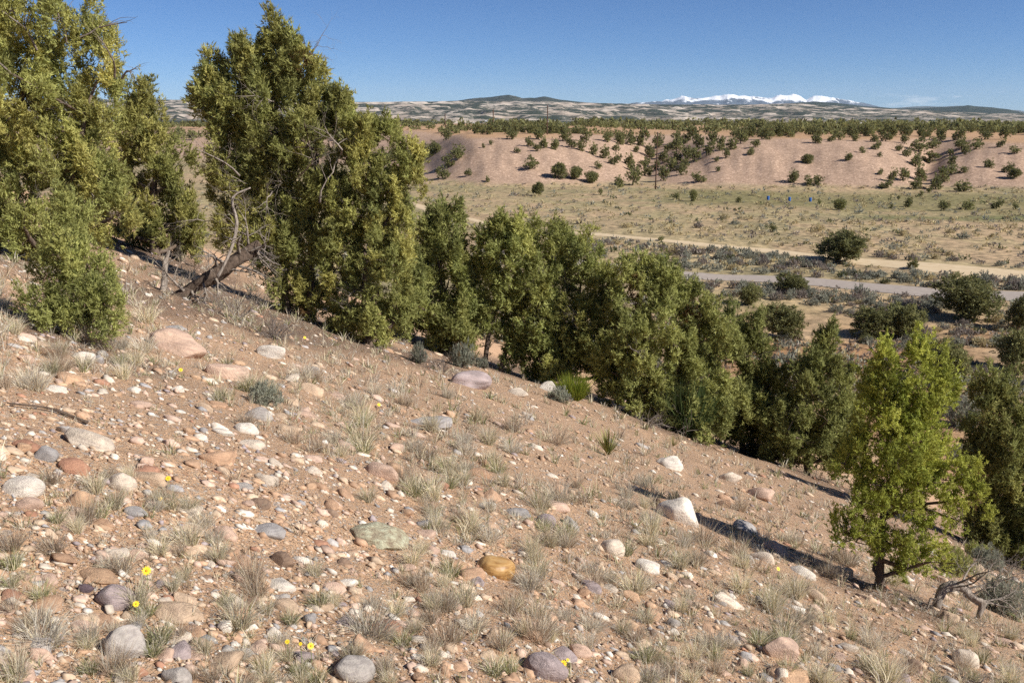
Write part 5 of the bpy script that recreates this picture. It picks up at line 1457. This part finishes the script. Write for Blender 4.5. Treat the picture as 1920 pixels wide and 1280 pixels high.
TREE_SPOTS = [  # (u, v of the foot, width px, height/width)
 (829,337,27,.85),(839,317,27,.85),(858,302,30,.9),(878,331,14,.95),(914,342,10,1.1),(921,272,9,1),(907,278,8,1),(994,276,18,1),(1009,285,16,.8),(969,288,13,.8),(997,319,27,.75),(994,298,7,1),
 (1020,279,21,1),(1039,281,20,1),(1072,277,21,.9),(1091,284,18,1.1),(1113,291,18,1.2),(1135,298,20,1.2),(1153,310,23,.9),(1122,318,15,.95),(1156,285,15,.95),(1192,286,14,.9),(1180,312,21,1.1),(1184,322,17,1.1),
 (1210,331,29,1.05),(1187,348,30,1.05),(1162,352,21,1.05),(1245,340,23,1.1),(1258,322,24,1.1),(1278,329,20,1.1),(1221,297,24,1.05),(1246,306,21,1.1),(1286,303,24,1.1),(1304,305,24,1.0),(1313,343,27,.65),(1267,375,15,.9),(1125,366,10,1.2),
 (1535,269,23,.8),(1560,266,15,1),(1574,263,20,1),(1606,265,15,.9),(1644,281,20,.75),(1642,267,18,.75),(1663,266,21,.9),(1698,271,15,1),(1687,284,15,.8),(1702,296,17,1),(1725,288,30,.75),(1752,280,26,.8),(1730,267,13,1),
 (1748,307,33,.6),(1719,315,27,.9),(1619,288,14,.8),(1591,301,18,.75),(1408,291,18,.7),(1417,277,18,.75),(1650,295,10,.9),(1488,343,23,1),(1518,349,18,1.0),(1536,349,19,1.0),(1651,328,12,.9),(1674,342,15,1.7),(1696,341,24,.9),
 (1662,355,23,.65),(1720,356,24,.9),(1730,342,27,1.1),(1757,356,27,1.05),(1775,343,27,1.0),(1811,360,30,.7),(1787,328,27,.7),(1810,324,15,.8),(1785,309,20,.8),(1807,279,30,.65),(1834,281,24,.8),(1814,290,18,.9),(1782,293,15,.8),(1878,276,15,1),
 (1906,288,21,.65),(1858,316,20,.8),(1891,324,20,.9),(1773,396,21,.85),(1817,394,23,.8),(1871,392,20,.95),(1704,389,17,1.2),(1385,380,11,1),(1537,383,8,1.2),(1346,322,11,.9),(1344,304,11,.9),(1905,393,11,1.3),(1729,368,9,1.1),(1743,362,10,1.2),
 (1686,375,6,1.3),(1671,391,8,1),(1330,292,22,1.1),(1350,283,22,1.1),(1372,281,22,1),(1310,281,24,1.1),(1335,272,24,1.1),(1270,285,24,1.1),(1235,278,24,1.1),(1205,275,26,1.2),(1165,272,22,1.1),(1390,270,24,1),(1440,262,24,1),(1480,258,24,1),
 (1600,258,24,1),(1632,256,26,1),(1850,262,24,.9),(1890,262,26,.9),(1800,262,24,.9),(1765,264,22,.9),(1700,258,24,1),(1670,256,24,1),(1362,298,16,1.1),(1286,318,20,1.0),(1268,309,22,1.0),(1230,318,16,1),
 (1450,435,14,1.2),(905,468,14,.9),(1240,452,12,.8),(1715,505,24,.85),(1060,266,24,.9),(1100,268,24,.9),(1140,268,24,1),(1010,262,24,.9),(960,262,22,.9)]
NAMED = [ # valley trees with labels of their own: u, v foot, width px, height px, label, mesh
 (1581, 497, 104, 60, "big lone juniper standing on the edge of the pale dirt road", 0), (1411, 574, 46, 42, "small round juniper in the sage left of the globe-shaped one", 1), (1471, 641, 84, 72, "dark globe-shaped juniper on bare red soil above the cone-shaped tree", 2),
 (1640, 636, 84, 60, "left lobe juniper of the clump above the young tree's tips", 3), (1695, 640, 84, 66, "right lobe juniper of the clump above the young tree's tips", 0), (1822, 606, 124, 88, "wide juniper just below the paved road at the right", 1),
 (1786, 722, 84, 84, "rounded juniper directly behind the right tip of the young tree", 2), (1912, 700, 84, 84, "juniper at the right edge above the dark-leaved one", 3), (1916, 622, 56, 66, "juniper cut by the right edge beside the wide one", 0),
 (1577, 395, 24, 23, "lone round juniper right of the three blue barrels", 1), (1008, 368, 25, 27, "lone juniper on the flat in front of the first gravel hill", 2), (1047, 337, 34, 30, "left juniper of the round pair at the first hill's foot", 3), (1077, 338, 32, 24, "right juniper of the round pair at the first hill's foot", 0),
 (1109, 345, 28, 22, "dark dome-shaped juniper right of the round pair at the hill's foot", 1), (1515, 309, 25, 19, "dark juniper alone halfway up the second gravel hill", 2), (1905, 336, 25, 20, "juniper at the right edge low on the third hill", 3), (1300, 378, 15, 23, "narrow upright juniper on the flat right of the nearest pole", 1),
 (1490, 553, 62, 40, "loose grey-green juniper left of the paved road's near end", 2)]
def plant(name, me, p, w, h, rz):
    return link(name, me, (p[0], p[1], float(H(p[0], p[1])) - 0.05), (0, 0, rz), (w, w, h))
rng = np.random.default_rng(29)
for (u, v, w, h, lab, k) in NAMED:
    p, s = hit(u, v); p, m = p[0], float(s[0]) / F_PX
    o = plant("juniper", BUSH_NEAR[k], p + np.array([0, 0.3 * w * m, 0]), w * m * 1.05, h * m * 1.08, rng.uniform(0, 6.28))
    tag(o, lab, "tree", "junipers in the valley")
tp, ts = hit([t[0] for t in TREE_SPOTS], [t[1] for t in TREE_SPOTS])
n_tree = len(NAMED)
SZ = lambda w: "large" if w > 22 else ("middling" if w > 15 else "small")
for i, (u, v, w, hr) in enumerate(TREE_SPOTS):
    if np.isnan(ts[i]): continue
    m = ts[i] / F_PX
    o = plant("juniper", BUSH_FAR[rng.integers(7)], tp[i] + np.array([0, 0.3 * w * m, 0]), w * m * 1.15, w * hr * m * 1.2, rng.uniform(0, 6.28))
    later(o, SZ(w) + (" upright juniper" if hr > 1.05 else " rounded juniper" if hr > 0.82 else " low-spread juniper"), "tree", tp[i], VALLEY_MARKS, "junipers in the valley"); n_tree += 1
# woodland on the terrace, in the gullies and beyond the left trees
y = rng.uniform(270, 950, 5200); uu = rng.uniform(-150, 2080, 5200); x = (uu - 960) / 1696 * y
t = terrace_rise(x, y); edge = np.interp(uu, EDGE_U, EDGE_D)
gully = (y - edge > 60) & (y - edge < 190) & (t < 0.85) & (((uu > 1130) & (uu < 1300)) | (uu < 840))
flat = (t > 0.97) & (y - edge > 95 + 12 * vnoise(x / 14, y / 14, 83))
ok = (gully | flat) & (vnoise(x / 30, y / 38, 81) > -0.02 + 0.3 * rng.random(5200))
cand = list(zip(x[ok], y[ok]))
cand = np.array(cand); cand = cand[np.argsort(cand[:, 1])]
TERR = "wooded terrace top above the gravel hills"
wood = MB()
V0, F0 = None, None
for i, (x, y) in enumerate(cand):
    w = rng.uniform(2.4, 5.8); h = w * rng.uniform(0.75, 1.2)
    if n_tree < 300:
        o = plant("juniper", BUSH_FAR[rng.integers(7)], np.array([x, y, 0]), w, h, rng.uniform(0, 6.28))
        later(o, "terrace woodland juniper", "tree", (x, y, float(H(x, y)) + h / 2), VALLEY_MARKS, "junipers in the valley"); n_tree += 1
    else:
        rg = rng
        v = nrm(rg.normal(size=(26, 3))); v[:, 2] = np.abs(v[:, 2])
        c = v * (rg.random((26, 1)) ** 0.3) * np.array([0.46, 0.46, 0.85]) + np.array([0, 0, 0.05])
        V, Fc, C = leaf_tris(rg, c, nrm(v + np.array([0, 0, .5])), tones(rg, 26, VAL_PAL, 0), 2, 0.08, 0.05, 0.30, 0.27)
        wood.add(V * np.array([w, w, h]) + np.array([x, y, float(H(x, y))]), Fc, C)
tag(link("distant_woodland", wood.mesh("distant_woodland", M_LEAF)), "dark juniper woodland filling the far terrace", "woodland", None, "stuff")

# sagebrush, rabbitbrush and bunchgrass of the valley floor
VSAGE = (np.array([0.29, 0.29, 0.225]), np.array([0.36, 0.355, 0.28]), np.array([0.18, 0.18, 0.135]))
VGREY = (np.array([0.25, 0.21, 0.18]), np.array([0.33, 0.28, 0.24]), np.array([0.13, 0.105, 0.09]))
VSTRAW = (np.array([0.46, 0.38, 0.21]), np.array([0.56, 0.47, 0.27]), np.array([0.32, 0.28, 0.16]))
VGREEN = (np.array([0.12, 0.135, 0.06]), np.array([0.165, 0.17, 0.075]), np.array([0.09, 0.10, 0.05]))
VP = {"sage": VSAGE, "grey": VGREY, "straw": VSTRAW, "green": VGREEN}
VNAME = {"sage": "grey-green sagebrush", "grey": "leafless grey brush", "straw": "straw-yellow brush clump", "green": "small dark green bush"}
VSH = {k: [make_mesh("brush", *shrub_mesh(600 + 10 * a + b, 90, 9, (0.20, 0.085), VP[k]), M_GRASS) for b in range(3)] for a, k in enumerate(VP)}
def road_dist(x, y, path):
    return np.min(np.hypot(path[:, 0][None] - x[:, None], path[:, 1][None] - y[:, None]), 1)
u = rng.uniform(-150, 2080, 11000); v = 345 + 420 * rng.random(11000) ** 1.15
P, S = hit(u, v, 700)
ok = ~np.isnan(S) & (S > 40)
P, S, u, v = P[ok], S[ok], u[ok], v[ok]
onv = (slope_plane(P[:, 0], P[:, 1]) - valley(P[:, 0], P[:, 1])) < 0.5
onh = terrace_rise(P[:, 0], P[:, 1])
ok = onv & (road_dist(P[:, 0], P[:, 1], DIRT) > np.interp(P[:, 0], [-20, 30, 60], [2.6, 4.0, 5.0])) & (road_dist(P[:, 0], P[:, 1], PAVED) > 3.2) & ((onh < 0.05) | (rng.random(len(P)) < 0.10))
ok &= fbm(P[:, 0] / 14, P[:, 1] / 14, 95, 2) > np.where(P[:, 1] > 104, -0.45, -0.08)
P, S, onh = P[ok], S[ok], onh[ok]
items = []
for p, s, t in zip(P, S, onh):
    if t > 0.05: k, w = ["grey", "sage", "green"][rng.integers(3)], rng.uniform(0.7, 1.8)
    elif p[1] < 104: k, w = ["sage", "grey", "straw", "green"][rng.choice(4, p=[0.46, 0.34, 0.14, 0.06])], np.exp(rng.normal(math.log(0.72), 0.36))
    elif p[1] < 128: k, w = ["sage", "grey", "straw", "green"][rng.choice(4, p=[0.55, 0.2, 0.2, 0.05])], np.exp(rng.normal(math.log(1.0), 0.3))
    else: k, w = ["sage", "grey", "straw", "green"][rng.choice(4, p=[0.24, 0.18, 0.52, 0.06])], np.exp(rng.normal(math.log(0.85), 0.3))
    items.append((p, float(w), float(w * rng.uniform(0.5, 0.75)), k, s))
for (u0, v0, u1, v1, cnt) in [(1120, 452, 1540, 489, 85), (1290, 533, 1510, 549, 46), (1500, 545, 1760, 572, 36), (1640, 512, 1920, 536, 40), (1000, 440, 1150, 458, 40)]:
    tt = rng.random(cnt)
    pr, sr = hit(u0 + (u1 - u0) * tt, v0 + (v1 - v0) * tt + rng.uniform(-2, 18, cnt))
    ok2 = (road_dist(pr[:, 0], pr[:, 1], DIRT) > 2.6) & (road_dist(pr[:, 0], pr[:, 1], PAVED) > 2.9)
    for p, s in zip(pr[ok2], sr[ok2]):
        w = float(np.exp(rng.normal(math.log(1.15), 0.25)))
        items.append((p, w, w * 0.75, ["sage", "grey", "sage"][rng.integers(3)], s))
def vis(t):
    uu, vv, _ = project(t[0])
    brow = np.interp(uu, [0, 790, 960, 1150, 1300, 1440, 1600, 1700, 1920], [230, 395, 425, 500, 530, 640, 640, 660, 740])
    return t[1] / t[4] * (1 if 4 < uu < 1916 and vv < brow else 0)
items.sort(key=lambda t: -vis(t))
brush = MB()
for rank, (p, w, h, k, s) in enumerate(items):
    if rank < 300:
        o = link("brush_clump", VSH[k][rng.integers(3)], (p[0], p[1], float(H(p[0], p[1])) - 0.03), (0, 0, rng.uniform(0, 6.28)), (w * 0.5, w * 0.5, h))
        later(o, VNAME[k], "brush", p, VALLEY_MARKS, "brush clumps on the valley floor")
    else:
        V, Fc, C = shrub_mesh(int(rng.integers(1 << 30)), 12, 2, (0.55, 0.4), VP[k])
        brush.add(V * np.array([w * 0.5, w * 0.5, h]) + np.array([p[0], p[1], float(H(p[0], p[1]))]), Fc, C)
tag(link("valley_brush", brush.mesh("valley_brush", M_GRASS)), "low mixed sage and straw-coloured brush covering the valley floor", "brush", None, "stuff")

finish_labels()

# ------------------------------------------------------------------ air
def haze_box():
    x, y0, y1, z0, z1 = 33500, -33500, 33500, -60.0, 900.0
    V = [[-x, y0, z0], [x, y0, z0], [x, y1, z0], [-x, y1, z0], [-x, y0, z1], [x, y0, z1], [x, y1, z1], [-x, y1, z1]]
    Fq = np.array([[3, 2, 1, 0], [4, 5, 6, 7], [0, 1, 5, 4], [1, 2, 6, 5], [2, 3, 7, 6], [3, 0, 4, 7]])
    m, n, l = new_mat("haze")
    pv = n.new("ShaderNodeVolumePrincipled")
    pv.inputs["Color"].default_value = (0.62, 0.78, 1.0, 1)
    pv.inputs["Density"].default_value = 1.35e-5
    pv.inputs["Anisotropy"].default_value = 0.0
    o_ = n.new("ShaderNodeOutputMaterial"); l.new(pv.outputs[0], o_.inputs["Volume"])
    tag(link("haze", make_mesh("haze", V, Fq, None, m)), "thin blue haze in the far air", "haze", None, "stuff")
haze_box()
print("TRIANGLES", TRI[0])
